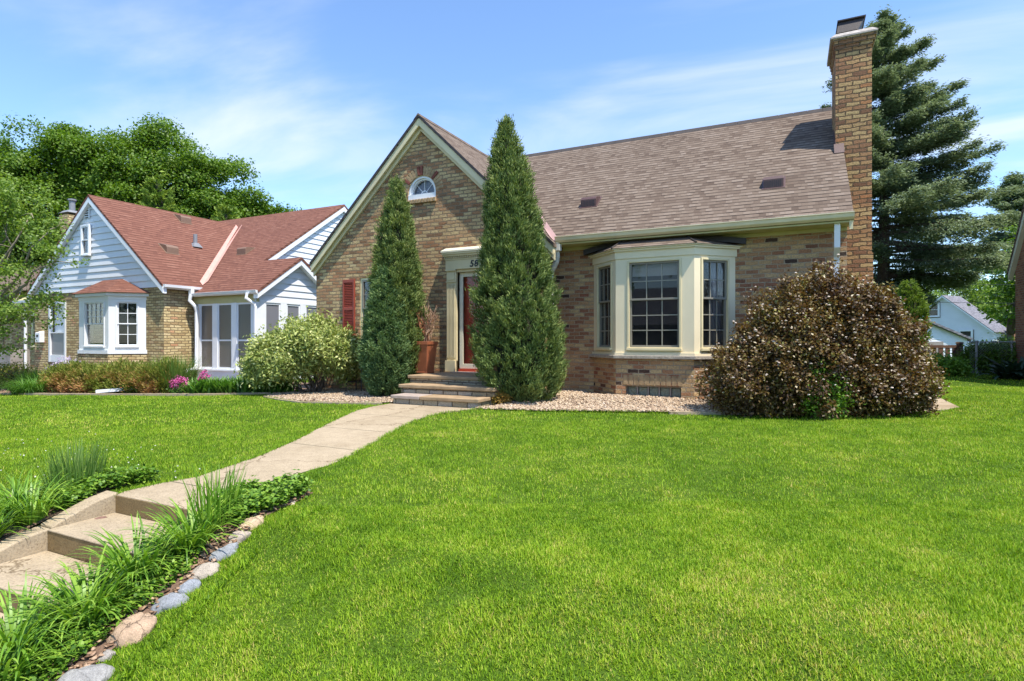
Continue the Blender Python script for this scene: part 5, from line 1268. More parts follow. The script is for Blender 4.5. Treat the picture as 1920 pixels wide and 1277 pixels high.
# gable window and louvre
MB(TN).box(-21.92, -21.50, .036, .042, 4.05, 5.05).build('window_backing', M['interior'], nh)
window(nh, Plane(0, NY-.12, 0), -21.90, -21.52, 4.08, 5.02, 0, 0, 0, .06, M['white'], M['white'], .08, label='narrow sash window in the clapboard gable', out_=.0)
lv = MB(TN); lv.box(-21.80, -21.56, .03, .06, 5.33, 5.72); lvo = lv.build('louvre_vent', M['darkmetal'], nh); lv = MB(TN)
lv.box(-21.83, -21.80, .03, .075, 5.30, 5.75); lv.box(-21.56, -21.53, .03, .075, 5.30, 5.75)
for i in range(5): lv.box(-21.80, -21.56, .061, .072, 5.345+i*.078, 5.375+i*.078)
lv.build('louvre_slats', M['white'], lvo)
# bay with hipped roof
nb_ = [(-21.50, NY), (-20.79, 10.55), (-19.17, 10.55), (-18.50, NY)]
b = MB(); ringbox(b, nb_, .70, .82, .04); ringbox(b, nb_, 2.42, 2.52, .02); ringbox(b, nb_, 2.521, 2.62, .10)
nsq = math.hypot(.71, .75); NTL, NTR = Plane(-21.50, NY, math.degrees(math.atan2(-.75, .71))), Plane(-19.17, 10.55, math.degrees(math.atan2(.75, .67))); nsr = math.hypot(.67, .75)
for T_, L_, a, c in ((Plane(-20.79, 10.55, 0), 1.62, .30, .20), (NTL, nsq, .14, .14), (NTR, nsr, .20, .20)):
    b.T = T_; b.wall([(0, .82), (L_, .82), (L_, 2.42), (0, 2.42)], [[(a, .92), (L_-c, .92), (L_-c, 2.36), (a, 2.36)]], 0, .08)
nbo = b.build('bay_window', M['white'], nh, fixn=False)
b = MB(); ringbox(b, nb_, -.6, .699, .02); b.build('bay_plinth', M['brick_yellow'], nh)
b = MB(); ee = [(-21.78, NY), (-20.90, 10.38), (-19.06, 10.38), (-18.22, NY)]; A_, B_ = (-20.75, NY-.04, 3.14), (-19.70, NY-.04, 3.14)
b.add([(*ee[0], 2.622), (*ee[1], 2.622), (*ee[2], 2.622), (*ee[3], 2.622), A_, B_], [(1, 2, 5, 4), (0, 1, 4), (2, 3, 5), (0, 3, 2, 1), (0, 4, 5, 3)]); b.build('bay_roof', M['shingle_red'], nbo)
window(nh, Plane(-20.79, 10.55, 0), .34, 1.38, .96, 2.33, 4, 3, 0, .04, M['white'], M['white'], .06, label='front sash of the white bay', mun=.02, pane=M['glass'])
window(nh, NTR, .23, nsr-.23, .96, 2.33, 2, 2, 2, .04, M['white'], M['white'], .06, label='right angled sash of the white bay', mun=.02)
window(nh, NTL, .18, nsq-.18, .96, 2.33, 2, 2, 2, .04, M['white'], M['white'], .06, label='left angled sash of the white bay', mun=.02)
# front door
b = MB(TN); b.box(-24.165, -24.07, -.06, .03, .35, 2.515); b.box(-23.16, -23.065, -.06, .03, .35, 2.515); b.box(-24.07, -23.16, -.06, .03, 2.42, 2.515); b.box(-24.07, -23.16, -.05, .02, 1.38, 1.42); b.box(-24.07, -23.16, -.05, .02, .35, .60)
sdo = b.build('storm_door', M['white'], nh); MB(TN).box(-24.07, -23.16, -.035, -.03, .6, 1.38).build('screen', M['screen_grey'], sdo)
b = MB(TN); b.box(-24.07, -23.16, -.16, -.12, .35, 2.42); dd_ = b.build('door', M['white'], nh); b = MB(TN); b.prism([(p[0], -.119, p[1]) for p in arc(-23.40, 2.0, .27, 12)], (0, .004, 0)); b.build('fanlight', M['glass'], dd_)
b = MB(TN)
for i in range(22): b.box(-24.35+i*.075, -24.29+i*.075, 0, .01, 2.56, 2.78)
b.build('soldier_course', M['soldier_tan'], nh)
ml = thing('mailbox', (-24.53, 11.2, 1.07), 'small white mailbox on the yellow brick wall beside the white door', 'mailbox'); b = MB(TN); b.prism([(-24.78, .001, 1.05), (-24.78, .16, 1.05), (-24.78, .16, 1.40), (-24.78, .001, 1.46)], (.50*.6, 0, 0)); b.build('box', M['white'], ml, bevel=.01); b = MB(TN); b.box(-24.70, -24.56, .161, .165, 1.25, 1.33); b.build('emblem', M['darkmetal'], ml)
wlp = thing('wall_lantern', (-23.5, 11.2, 2.7), 'dark wall lantern above the white door of the yellow brick house', 'lamp'); b = MB(TN); b.box(-23.55, -23.41, .001, .03, 2.66, 2.86); b.tube([(-23.48, .02, 2.82), (-23.48, .12, 2.86), (-23.48, .14, 2.80)], .012, 6); b.frustum(-23.48, .14, 2.78, .09, .09, 2.84, .03, .03); b.build('bracket', M['iron'], wlp); b = MB(TN); b.frustum(-23.48, .14, 2.60, .045, .045, 2.779, .075, .075); b.build('glass_shade', M['glass'], wlp)
# gutters
b = MB(); b.prism([(nxr-.02, NYF+.02, ng(nxr)-.14), (nxr+.09, NYF+.02, ng(nxr)-.09), (nxr+.10, NYF+.02, ng(nxr)-.01), (nxr-.02, NYF+.02, ng(nxr)-.01)], (0, 1.25, 0)); b.build('gutter', M['white'], nh); b = MB(); b.prism([(-26.4, NY-.05, 2.50), (-26.4, NY-.16, 2.52), (-26.4, NY-.17, 2.61), (-26.4, NY-.05, 2.61)], (1.15, 0, 0))
b.build('gutter', M['white'], nh); b = MB(); gutter(b, -17.35, PXR, MY0+.01, 2.53)
b.build('gutter', M['white'], nh)
b = MB(); b.box(-26.4, -25.2, NY-.05, NY+.5, 2.42, 2.5); b.prism([(-26.3, NY-.1, 2.6), (-26.3, NY+3, 4.4), (-26.3, NY+3, 4.3), (-26.3, NY-.1, 2.5)], (1.1, 0, 0)); b.build('side_eave', M['olive'], nh)
b = MB(); b.tube([(-25.95, NY-.12, 2.5), (-25.9, NY-.1, 2.35), (-25.66, NY-.06, 2.15), (-25.66, NY-.06, -.3)], .05, 8); b.build('downspout', M['white'], nh)
b = MB(); b.tube([(-17.35, 12.02, 2.60), (-17.38, 12.0, 2.40), (-17.25, 12.1, 2.22), (-17.25, 12.15, 2.05), (-17.25, 12.15, .35), (-17.1, 12.0, .22), (-16.9, 11.3, .12)], .06, 8); b.box(-17.45, -17.3, 12.0, 12.1, 2.6, 2.85); b.build('downspout', M['white'], nh)
b = MB(); b.tube([(-14.75, 12.02, 2.56), (-14.75, 11.98, 2.4), (-14.60, 12.16, 2.22), (-14.58, 12.18, 2.1), (-14.58, 12.18, 0)], .05, 8); b.build('downspout', M['white'], nh)
dsx = thing('downspout_extension', (-14.38, 7.92, -.15), 'white metal downspout extension lying on the bed between hedge and grass clump', 'drain pipe'); b = MB(); b.tube([(-14.42, 7.68, hz(-14.4, 7.7)+.09), (-13.35, 8.6, hz(-13.3, 8.5)+.17)], .062, 4, sx=1.1, sy=.8); b.build('pipe', M['white'], dsx)
# screened porch
TPF = Plane(0, 12.25, 0); b = MB(TPF)
b.box(-17.55, PXR-.2, -.10, .0, 2.30, 2.56); fo = b.build('porch_header', M['olive'], nh)
b = MB(TPF); b.box(-17.35, -14.6, -.1, .0, -.5, .20); b.box(-17.38, -14.58, -.1, .04, .16, .205)
for u0, u1 in ((-17.35, -17.25), (-16.62, -16.40), (-15.73, -15.51), (-14.85, -14.60)): b.box(u0, u1, -.1, .001, .206, 2.30)
b.T = TP2 = Plane(-14.6, 0, 90)
b.box(12.36, 16.0, -.1, .0, -.5, .20)
for u0, u1 in ((12.352, 12.56), (13.15, 13.40), (13.96, 14.2), (14.8, 15.0)): b.box(u0, u1, -.1, .001, .206, 2.30)
b.box(12.352, 16, -.1, .001, 2.301, 2.36)
pf = b.build('porch_frame', M['white'], nh)
for T_, a, c in ((TPF, -17.25, -16.62), (TPF, -16.40, -15.73), (TPF, -15.51, -14.85), (TP2, 12.56, 13.15), (TP2, 13.40, 13.96), (TP2, 14.2, 14.8)):
    f_ = MB(T_); f_.box(a, a+.05, -.06, -.02, .21, 2.3); f_.box(c-.05, c, -.06, -.02, .21, 2.3); f_.box(a+.05, c-.05, -.06, -.02, .21, .27); f_.box(a+.05, c-.05, -.06, -.02, 2.24, 2.3); f_.box(a+.05, c-.05, -.06, -.02, 1.10, 1.15)
    fo = f_.build('porch_window', M['white'], nh, bevel=.003); p_ = MB(T_); p_.box(a+.05, c-.05, -.045, -.04, .27, 2.24); p_.build('screen', M['screen'] if T_ is TPF else M['screen_grey'], fo)
MB().box(-17.5, -14.7, 12.3, 14.9, .0, .1).build('porch_floor', M['interior'], nh); MB().box(-17.5, -14.7, 12.3, 14.9, 2.58, 2.62).build('porch_ceiling', M['interior'], nh)
for x, y in ((-21.02, 14.24), (-19.11, 12.45)): roof_vent(nh, x, y, lambda a, b_: ng(a), 0, M['tanvent'], .42, .40, .24, (1, 0), False)
roof_vent(nh, -18.0, 14.6, lambda a, b_: nmz(b_), 0, M['tanvent'], .46, .38, .24, (0, -1), False)
b = MB(); b.tube([(-19.57, 13.73, 4.45), (-19.57, 13.73, 5.0)], .07, 10); b.frustum(-19.57, 13.73, 4.52, .18, .18, 4.68, .08, .08); b.build('vent_pipe', M['greypipe'], nh)
b = MB(); b.box(-25.2, -24.6, 12.1, 12.7, 3.0, 5.9); cc = b.build('chimney', M['brick_yellow'], nh); b = MB(); b.tube([(-24.9, 12.4, 6.0), (-24.9, 12.4, 6.55)], .10, 12); b.tube([(-24.9, 12.4, 6.5), (-24.9, 12.4, 6.56)], .14, 12); b.frustum(-24.9, 12.4, 6.0, .3, .3, 6.1, .2, .2); b.build('flue', M['greypipe'], cc)

# neighbouring bed planting
def yewv(P, n, per): return np.clip(.15+.3*np.repeat(RG.random(n), per)+.25*RG.random(n*per)+.48*(1-np.clip((P[:, 2]+.0)/.70, 0, 1))*(vnoise(P, 2.5, 3) > .35), 0, 1)
t = thing('hedge', (-14.7, 8.1, -.2), 'low spreading yew hedge with brown winter-burned tips under the white bay', 'hedge')
Pq, Dq, Vq = [], [], []
for i in range(9):
    f = i/8; cx, cy = -16.3+3.2*f, 7.92+.55*f; r = (.42+.1*math.sin(i*2.1), .42, .44+.07*math.sin(i*1.7))
    q, d, rr = crown_pts((cx, cy, hz(cx, cy)+.28), r, 420, .25, 2.5, i, .6); q = q[q[:, 2] > hz(cx, cy)+.02]; n = len(q)
    P = np.repeat(q, 16, 0)+RG.normal(0, .045, (n*16, 3)); Pq.append(P); Dq.append(unit(P-np.array([cx, cy, -.2])+rdirs(len(P))*.3)); Vq.append(yewv(P, n, 16))
P = np.concatenate(Pq); leaves('foliage', P, np.concatenate(Dq), unit(rdirs(len(P))+np.array([0, 0, .7])), .075, .022, np.concatenate(Vq), M['yew'], t)
b = MB()
for i in range(16): 
    f = random.random(); x0, y0 = -16.3+3.2*f, 7.92+.55*f; limb(b, (x0, y0, hz(x0, y0)), (x0+random.uniform(-.3, .3), y0+random.uniform(-.2, .2), .3), .015, .006, 0, 4, .1)
b.build('stems', M['bark'], t)
def gclump(name, x, y, n, L, spread, label, th, k, mat='orngrass', Wd=.012, group=None):
    clump(x, y, n, L, Wd, 0, label, mat=mat, name=name, group=group, th=th, k=k, spread=spread)
gclump('ornamental_grass', -13.0, 8.62, 700, .95, .33, 'tall fine upright grass clump between the hedge and the magenta flowers', (1.1, 1.57), (0, .7))
gclump('grass_mound', -16.75, 7.55, 1300, .62, .45, 'arching green grass mound left of the yew hedge', (.9, 1.5), (1.2, 2.4), 'hosta_row')
gclump('grass_mound', -18.6, 8.6, 900, .7, .5, 'taller green clump at the far left under the downspout', (1.1, 1.5), (.3, 1.3), 'hosta_row')
bush('low_shrub', (-20.4, 8.5, -.25), (-20.4, 8.5, .0), (1.2, .6, .42), 0, 500, 14, .06, .03, 'yew', 'low yellow-green shrub at the far left of the neighbouring bed', 'shrub', core=.6, stems=5)
def flowerpatch(cx, cy, r, n, hgt, mat, label):
    t = thing('flowering_plant', (cx, cy, hz(cx, cy)), label, 'flowers')
    q, d, rr = crown_pts((cx, cy, hz(cx, cy)+hgt), (r, r*.7, hgt*.55), n, .3, 2, 3, .7)
    P = np.repeat(q, 10, 0)+RG.normal(0, .02, (len(q)*10, 3)); leaves('blossoms', P, rdirs(len(P)), unit(rdirs(len(P))+np.array([0, -.4, .8])), .035, .03, RG.random(len(P)), M[mat], t)
    q, d, rr = crown_pts((cx, cy, hz(cx, cy)+hgt*.5), (r*1.1, r*.8, hgt*.5), n, .3, 2, 3, .4); P = np.repeat(q, 10, 0)+RG.normal(0, .03, (len(q)*10, 3))
    leaves('leaves', P, rdirs(len(P)), unit(rdirs(len(P))+np.array([0, 0, .8])), .05, .02, RG.random(len(P)), M['hosta_row'], t)
flowerpatch(-12.55, 8.42, .20, 90, .26, 'pink', 'larger magenta flower cluster between grass clump and leafy row'); flowerpatch(-12.15, 8.75, .15, 60, .32, 'pink', 'smaller magenta flower cluster at the start of the leafy row'); flowerpatch(-20.0, 9.8, .5, 120, .55, 'lilac', 'pale lilac flowers under the mailbox')
for (p, q_, n, lb) in (((-12.1, 8.45), (-10.3, 9.25), 2600, 'dense row of broad green leaves along the bed edge by the porch'),):
    f = RG.random(n); x = p[0]+(q_[0]-p[0])*f+RG.normal(0, .16, n); y = p[1]+(q_[1]-p[1])*f+RG.normal(0, .12, n)+.12
    az = RG.uniform(0, 6.28, n); L = RG.uniform(.28, .50, n)
    tag(blades('leafy_ground_cover', np.stack([x, y, H(x, y)], 1), az, L, RG.uniform(.035, .06, n), RG.uniform(.9, 1.4, n), RG.uniform(.4, 1.5, n), 4, RG.random(n)*.9, M['hosta_row']), lb, 'ground cover', None, 'stuff')
# dead rose cane in front of the porch
# timber box and porch corner at the far left
t = thing('timber_planter_box', (-26.1, 11, -.3), 'grey weathered board box at the far left beside the downspout', 'planter'); b = MB()
for i in range(4): b.box(-27.2, -25.95, 10.9, 10.94, -.3+i*.275, -.04+i*.275)
b.box(-25.98, -25.94, 10.94, 11.5, -.3, .8); b.build('boards', M['wood_grey'], t)
far = thing('brick_house', (-32, 14, 0), 'brown brick house half hidden by leaves at the far left edge', 'house'); b = MB(); b.wall([], [], 0, 0) if 0 else None
b.box(-40, -29.5, 14.2, 22, -.6, 3.6); b.build('wall', M['brick_tan'], far); b = MB(); b.prism([(-40.5, 13.7, 3.4), (-40.5, 18, 5.6), (-40.5, 22.5, 3.4)], (11.4, 0, 0)); b.build('roof', M['shingle_brown'], far)
MB(Plane(0, 14.2, 0)).box(-31.7, -30.3, .005, .01, .8, 2.4).build('window_backing', M['interior'], far)
window(far, Plane(0, 14.1, 0), -31.6, -30.4, .9, 2.3, 3, 2, 2, .08, M['cream'], M['cream'], .08, out_=.0)
# ================================================================ TREES
# light-leaved tree at the left edge, in front of the neighbour
broadleaf('shade_tree', (-20.20, 7.2, -.3), [(-18.70, 7.9, 3.6, 1.05), (-19.90, 7.6, 4.4, 1.2), (-18.50, 8.0, 2.5, .8), (-19.80, 7.4, 2.9, 1.1), (-17.65, 8.2, 3.95, .5), (-17.40, 8.3, 3.2, .42), (-21.20, 7.2, 4.9, 1.4), (-17.90, 8.1, 1.9, .42), (-21.50, 7.3, 3.4, 1.3), (-18.90, 7.8, 1.25, .5), (-19.20, 8.0, 4.6, .9), (-18.20, 8.1, 4.5, .45)],
          2700, .085, 'maple_light', 'airy light green tree at the left edge in front of the white gable', 'tree', trunk_r=.12, seed=50, lump=.55, bark='bark_light', sub=13)
mg = 'big leafy trees behind the neighbouring roof'
def mtree(base, lobes, label, seed, n=2300, L=.17, mat='maple', tr=.35): broadleaf('maple_tree', base, lobes, n, L, mat, label, 'tree', mg, trunk_r=tr, seed=seed, lump=.34, freq=2.4, sub=17)
def lobes_at(px, py, D, r):   # kept as plain coordinates below
    return None
mtree((-42.0, 19.4, 0), [(-43.9, 18.8, 11.4, 2.4), (-41.8, 19.6, 12.1, 2.3), (-39.9, 20.6, 11.4, 2.4), (-41.9, 19.0, 8.5, 2.6), (-43.6, 18.2, 8.8, 2.8), (-40.6, 19.6, 9.6, 2.9), (-45.9, 17.5, 10.0, 2.3), (-42.2, 18.4, 6.2, 2.8), (-45.5, 17, 6.5, 2.6), (-38.9, 20.6, 7.2, 2.4)], 'tall dark maple at the left, its crown reaching nearest the left edge', 61)
mtree((-36.5, 22.2, 0), [(-38.1, 21.6, 11.7, 2.4), (-36.3, 22.6, 12.1, 2.4), (-34.7, 23.3, 11.4, 2.4), (-36, 22, 8.0, 2.6), (-37.2, 21.6, 9.6, 2.7), (-34.8, 22.8, 9.2, 2.7), (-37, 21, 6.4, 2.8), (-34, 22.6, 6.2, 2.5)], 'tallest broad maple crown in the middle of the cluster', 62)
mtree((-31.8, 24.6, 0), [(-32.9, 24.2, 10.4, 2.1), (-31.6, 24.9, 9.9, 2.0), (-33.0, 23.9, 8.0, 2.3), (-30.8, 25.0, 7.6, 2.0), (-32, 24, 5.4, 2.4)], 'rounded maple crown stepping down to the right of the tallest one', 63)
mtree((-29.1, 25.8, 0), [(-29.6, 25.8, 8.0, 1.7), (-28.6, 26.3, 7.0, 1.6), (-29.9, 25.4, 5.6, 1.9), (-28.1, 26.6, 5.2, 1.5)], 'smallest maple crown at the right end of the cluster', 64, tr=.25)
for (x, y, h_, r_, lb) in ((-27.9, 17.6, 9.2, 1.1, 'pointed conifer rising behind the neighbouring roof ridge, tallest of three'), (-25.2, 19.3, 7.6, .9, 'small pointed conifer above the middle of the neighbouring roof'), (-31.2, 16.5, 7.7, 1.1, 'pointed conifer behind the neighbouring chimney')):
    upright('conifer', (x, y, 0), interp([(0, r_*1.2), (.4, r_*1.1), (.7, r_*.6), (.9, r_*.25), (1, .05)]), h_, 'arb', lb, 'tree', 'small conifers behind the neighbouring roof', n_tuft=700, per=22, L=.24, Wd=.10, seed=int(x*-3), tuft=.25, lump=.35, rise=.5)
# spruces on the right
spruce('spruce_tree', (3.45, 28.4, 0), 14.65, 4.6, 195, 'spruce', 'tall blue-green spruce rising behind the brick chimney', L=.13, dens=1.2, seed=4, profile=interp([(0, .35), (.20, .42), (.29, .80), (.34, 1.0), (.42, .96), (.55, .74), (.75, .47), (.9, .25), (1, .04)]), droop=.20, zlow=.18)
spruce('spruce_tree', (20.9, 76.5, 0), 18.2, 4.4, 120, 'spruce', 'smaller distant spruce at the right edge behind the wires', L=.36, dens=.5, seed=9, droop=.2, zlow=.2, profile=interp([(0, 1), (.4, .95), (.7, .6), (.9, .3), (1, .04)]))
broadleaf('broadleaf_tree', (9.3, 36.5, 0), [(10.2, 36.6, 4.8, 1.3), (10.1, 36.2, 3.1, 1.3), (11.2, 36.8, 4.0, 1.6), (11.0, 36.6, 5.8, 1.3), (11.5, 37, 2.2, 1.5)], 500, .20, 'maple', 'dark rounded tree beside the red brick gable house', 'tree', trunk_r=.2, seed=70)
for i, (x, y, z, r, lb) in enumerate(((9.5, 66, 3.6, 3.4, 'sunlit yellow-green tree behind the white house, left one'), (14.5, 68, 4.4, 3.2, 'sunlit yellow-green tree behind the white house, right one'))):
    broadleaf('sunlit_tree', (x, y, 0), [(x-1.8, y, z, r*.6), (x+1.6, y+.4, z+.6, r*.65), (x, y, z+1.2, r*.55), (x+.5, y-1, z-1.2, r*.7)], 700, .20, 'maple_light', lb, 'tree', 'yellow-green trees behind the white house', trunk_r=.25, seed=80+i)
upright('arborvitae', (3.62, 23.6, 0), interp([(0, .40), (.3, .48), (.6, .44), (.85, .26), (1, .05)]), 3.15, 'arb', 'yellow-green arborvitae peeking out behind the bronze shrub', 'shrub', n_tuft=900, per=24, L=.08, Wd=.03, seed=33, tuft=.1, lump=.3, rise=.7)
# street trees opposite, seen in the window glass
for i, (x, y) in enumerate(((-16, -24), (-3, -27), (10, -23))):
    broadleaf('street_tree', (x, y, -1), [(x-2, y, 5.5, 2.6), (x+2, y, 6, 2.7), (x, y+1, 8, 2.7), (x, y-1.5, 5, 2.4)], 130, .4, 'maple', ('street tree opposite, facing the neighbouring house', 'street tree opposite, facing the bay window', 'street tree opposite, facing the side lawn')[i], 'tree', trunk_r=.22, seed=95+i)
oh = thing('brick_house', (-8, -32, -1), 'plain brick house on the opposite side of the street', 'house'); b = MB(); b.box(-15, 0, -40, -31, -1, 2.6); b.build('wall', M['brick_plain'], oh); b = MB(); b.prism([(-15.5, -30.5, 2.5), (-15.5, -35.5, 6.2), (-15.5, -40.5, 2.5)], (16, 0, 0)); b.build('roof', M['shingle_grey'], oh)
for u in (-13, -9, -4): window(oh, Plane(0, -31, 180), -u-1.2, -u, .3, 1.9, 2, 2, 2, .08, M['white'], M['white'], .0, out_=.04)

# far line of garden trees closing the view behind the houses
Ps, Vs = [], []
for i in range(150):
    a = rad(-100+200*i/149)+RG.normal(0, .01); D = RG.uniform(95, 125); x0, y0 = -math.sin(a-rad(0))*D, math.cos(a)*D; r_ = RG.uniform(3.5, 5.5); hh_ = RG.uniform(2.5, 4.2)
    q, d_, rr_ = crown_pts((x0, y0, hh_), (r_, r_, RG.uniform(2.6, 4.0)), 420, .3, 2.4, i, .7); Ps.append(q); Vs.append(.15+.55*RG.random(len(q))+.15*RG.random())
P = np.concatenate(Ps); tag(leaves('distant_trees', P, rdirs(len(P)), unit(rdirs(len(P))+np.array([0, -.4, .6])), .9, .7, np.concatenate(Vs), M['maple']), 'far-off line of garden trees behind the houses', 'trees', None, 'stuff')
# ================================================================ RIGHT BACKGROUND
rh_ = thing('brick_house', (9, 21, 0), 'red brick house with a steep gable cut off by the right edge', 'house')
RWX, RW0, RW1, RWY = 6.67, 17.5, 24.35, 20.9
rz = lambda y: 3.42+1.28*(min(y-17.3, 24.6-y))
b = MB(Plane(RWX, 0, -90))      # faces -X; u = -Y
b.wall([(-RW1, -.3), (-RW0, -.3), (-RW0, rz(RW0)-.1), (-RWY, rz(RWY)-.15), (-RW1, rz(RW1)-.1)], [], 0, .2); b.T = WORLD
b.box(RWX+.201, 14, RW1-.2, RW1, -.3, 3.5); b.box(RWX+.201, 14, RW0, RW0+.2, -.3, 3.5); b.build('wall', M['brick_plain'], rh_, fixn=False)
b = MB(); slab(b, [(RWX-.16, 24.6, rz(24.6)), (14.5, 24.6, rz(24.6)), (14.5, RWY, rz(RWY)), (RWX-.16, RWY, rz(RWY))], .09); slab(b, [(RWX-.16, 17.3, rz(17.3)), (14.5, 17.3, rz(17.3)), (14.5, RWY, rz(RWY)), (RWX-.16, RWY, rz(RWY))], .09); b.build('roof', M['shingle_brown'], rh_)
for ye in (24.58, 17.32):
    b = MB(); b.prism([(RWX-.13, ye, rz(ye)-.10), (RWX-.13, RWY, rz(RWY)-.10), (RWX-.13, RWY, rz(RWY)-.42), (RWX-.13, ye, rz(ye)-.30)], (.128, 0, 0)); b.build('rake_board', M['cream_light'], rh_)
# hostas at its foot
for (x, y, lb) in ((5.75, 21.3, 'dark hosta clump at the foot of the red brick wall'), (6.2, 21.6, 'dark hosta clump at the right edge below the red brick wall')):
    clump(x, y, 90, .85, .20, 3, lb, mat='hosta_dark', name='hosta', group=None, th=(.5, 1.3), k=(.8, 1.6), spread=.25, segs=6)
bush('leafy_shrub', (4.35, 22.4, 0), (4.25, 22.6, .22), (.75, .5, .32), 0, 420, 14, .10, .05, 'cover', 'bright green shrub in front of the wooden fence end', 'shrub', core=.6, stems=5)
bush('leafy_shrub', (5.35, 23.9, 0), (5.75, 24.3, .42), (.50, .5, .50), 0, 420, 14, .10, .05, 'maple', 'darker shrub growing through the chain-link fence', 'shrub', core=.6, stems=5)
bush('leafy_shrub', (6.05, 24.6, 0), (6.45, 24.7, .50), (.55, .5, .58), 0, 420, 14, .10, .05, 'maple_light', 'yellow-green shrub behind the chain-link fence by the brick wall', 'shrub', core=.6, stems=5)
# wooden fence
wf = thing('wooden_fence', (4.9, 24.6, 0), 'brown wooden fence with spaced boards and a capped end post', 'fence')
TW = Plane(5.30, 24.85, 206.0); b = MB(TW); b.box(-.06, .08, -.07, .07, -.2, 1.02); b.build('post', M['wood_brown'], wf); b = MB(TW); b.frustum(.01, 0, 1.02, .10, .10, 1.07, .06, .06); b.build('post_cap', M['wood_brown'], wf)
b = MB(TW); b.box(.081, 4, -.03, .03, .86, .96); b.build('top_rail', M['wood_brown'], wf)
for i in range(12): b = MB(TW); b.box(.12+i*.24, .12+i*.24+.15, -.02, .015, -.1, .859); b.build('board', M['wood_brown'], wf)
# chain-link fence
cf_ = thing('chain_link_fence', (5.6, 24.0, 0), 'galvanised chain-link fence between the wooden fence and the brick house', 'fence')
a_, c_ = Vector((5.32, 23.75, 0)), Vector((8.2, 25.0, 0)); dL = (c_-a_).normalized(); Lf = (c_-a_).length
for s, r in ((.22, .035), (1.35, .03), (2.6, .03)):
    p = a_+dL*s; b = MB(); b.tube([(p.x, p.y, -.2), (p.x, p.y, 1.12)], r, 8); b.build('post', M['galv'], cf_)
b = MB(); p, q = a_+dL*.0, c_; b.tube([(p.x, p.y, 1.07), (q.x, q.y, 1.07)], .02, 6); b.build('top_rail', M['galv'], cf_)
b = MB(); s = -1.0
while s < Lf+1:
    for sg in (1, -1):
        s0, s1 = s, s+sg*1.05; z0, z1 = .02, 1.07
        def cl(sa, za, sb_, zb__):
            return (a_+dL*sa).x, (a_+dL*sa).y, za
        t0 = max(0, min(1, ((0 if sg > 0 else Lf)-s0)/(s1-s0))) if (s0 < 0 if sg > 0 else s0 > Lf) else 0
        t1 = 1 if 0 <= s1 <= Lf else max(0, min(1, ((Lf if sg > 0 else 0)-s0)/(s1-s0)))
        if t1 > t0:
            A1, B1 = s0+(s1-s0)*t0, s0+(s1-s0)*t1; b.tube([((a_+dL*A1).x, (a_+dL*A1).y, z0+(z1-z0)*t0), ((a_+dL*B1).x, (a_+dL*B1).y, z0+(z1-z0)*t1)], .004, 3)
    s += .085
b.build('mesh', M['galv'], cf_)
# white house beyond
wh = thing('white_house', (12, 56, 0), 'white clapboard house with grey shingle roof beyond the back fence', 'house')
TWH = Plane(14.25, 57.0, -36)      # origin at the near corner; u runs along the gable wall
WR, WE, WU = 4.9, 1.98, -3.4      # ridge height, eave height, ridge position
wz = lambda u: WR-(WR-WE)/3.4*abs(u-WU)
b = MB(); boards(b, TWH, lambda z: ((-6.8, 0) if z < WE else (WU-(WR-z)*3.4/(WR-WE), WU+(WR-z)*3.4/(WR-WE))), -.3, WR-.12, .17); b.build('siding', M['siding'], wh)
b = MB(TWH); b.prism([(.18, .35, wz(.18)), (WU, .35, WR), (WU, .35, WR-.16), (.18, .35, wz(.18)-.16)], (0, -.3, 0)); b.prism([(WU, .35, WR), (-7.0, .35, wz(-7.0)), (-7.0, .35, wz(-7.0)-.16), (WU, .35, WR-.16)], (0, -.3, 0)); b.build('rake_board', M['white'], wh)
b = MB(TWH); b.prism([(.25, .36, wz(.25)+.03), (WU, .36, WR+.03), (WU, -2.6, WR+.03), (.25, -2.6, wz(.25)+.03)], (0, 0, -.05)); b.prism([(-7.05, .36, wz(-7.05)+.03), (WU, .36, WR+.03), (WU, -2.6, WR+.03), (-7.05, -2.6, wz(-7.05)+.03)], (0, 0, -.05)); b.build('roof', M['shingle_grey'], wh)
b = MB(TWH); b.box(-.15, -.02, -2.5, -.01, -.3, 1.9); b.build('side_wall', M['siding'], wh)
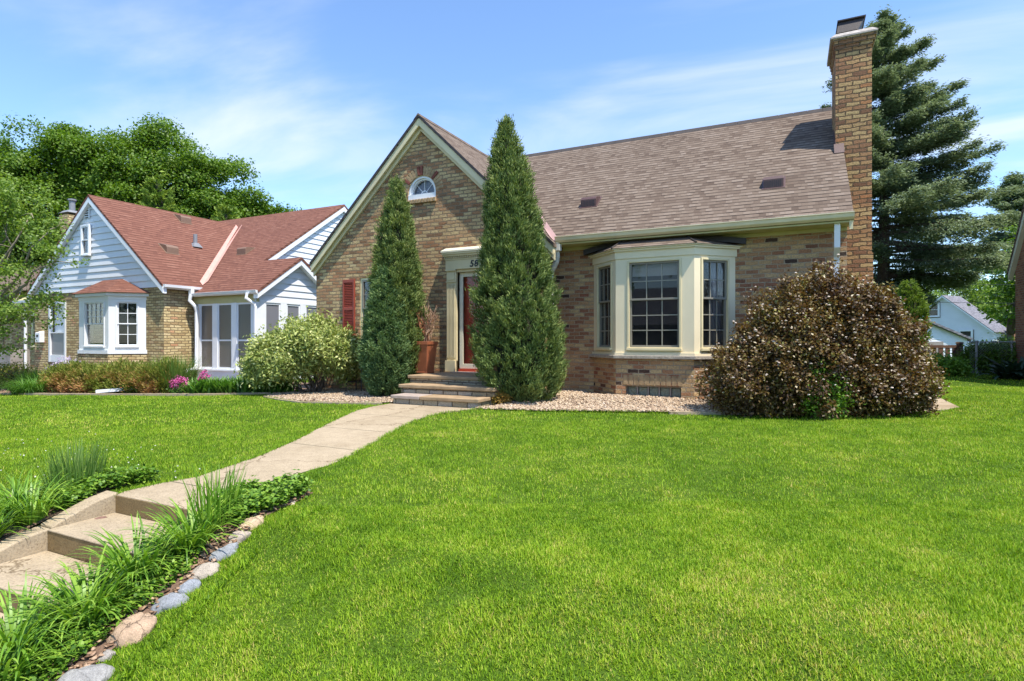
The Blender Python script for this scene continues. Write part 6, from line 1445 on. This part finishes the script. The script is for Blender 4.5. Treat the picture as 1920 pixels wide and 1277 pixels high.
TWW = Plane(14.25-.14*math.sin(rad(36)), 57.0-.14*math.cos(rad(36)), -36)
MB(TWH).box(-4.75, -3.65, .036, .045, 3.05, 4.4).build('window_backing', M['interior'], wh); MB(TWH).box(-2.35, -1.25, .036, .045, .9, 2.0).build('window_backing', M['interior'], wh)
window(wh, TWW, -4.62, -3.78, 3.2, 4.25, 0, 0, 0, .10, M['white'], M['white'], .09, out_=.0, label='upper window of the white house'); window(wh, TWW, -2.2, -1.4, 1.0, 1.9, 0, 0, 0, .10, M['white'], M['white'], .09, out_=.0, label='lower window of the white house')
b = MB(TWH); b.box(.3, .8, -2.2, -1.4, -.3, 2.3); b.build('chimney', M['brick_plain'], wh)
gr_ = thing('white_garage', (9.5, 50, 0), 'small white garage with a low gable in front of the white house', 'garage')
TGA = Plane(8.9, 47.5, 26); b = MB(); boards(b, TGA, lambda z: ((-3.2, 2.0) if z < 1.25 else (-.9-(2.45-z)*2.0, -.9+(2.45-z)*2.4)), -.3, 2.45, .15); b.build('siding', M['siding'], gr_)
b = MB(TGA); b.prism([(-.9, .3, 2.55), (2.15, .3, 1.28), (2.15, .3, 1.14), (-.9, .3, 2.41)], (0, -3.2, 0)); b.prism([(-.9, .3, 2.55), (-3.4, .3, 1.28), (-3.4, .3, 1.14), (-.9, .3, 2.41)], (0, -3.2, 0)); b.build('roof', M['shingle_grey'], gr_)
b = MB(TGA); b.box(-1.9, .35, .04, .07, -.2, 1.05); b.build('garage_door', M['wood_grey'], gr_)
# overhead wires
for z0, z1, lb in ((4.0, 4.0, 'upper overhead wire crossing behind the spruce'), (3.15, 3.1, 'lower overhead wire crossing behind the spruce')):
    b = MB(); pts = []
    for i in range(25):
        f = i/24; x = -2+26*f; y = 29.5+26*f*.45; pts.append((x, y, z0+(z1-z0)*f-.25*math.sin(math.pi*f)))
    b.tube(pts, .014, 4); tag(b.build('overhead_wire', M['iron']), lb, 'wire', 'overhead wires')
print('faces', sum(len(o.data.polygons) for o in bpy.data.objects if o.type == 'MESH'))
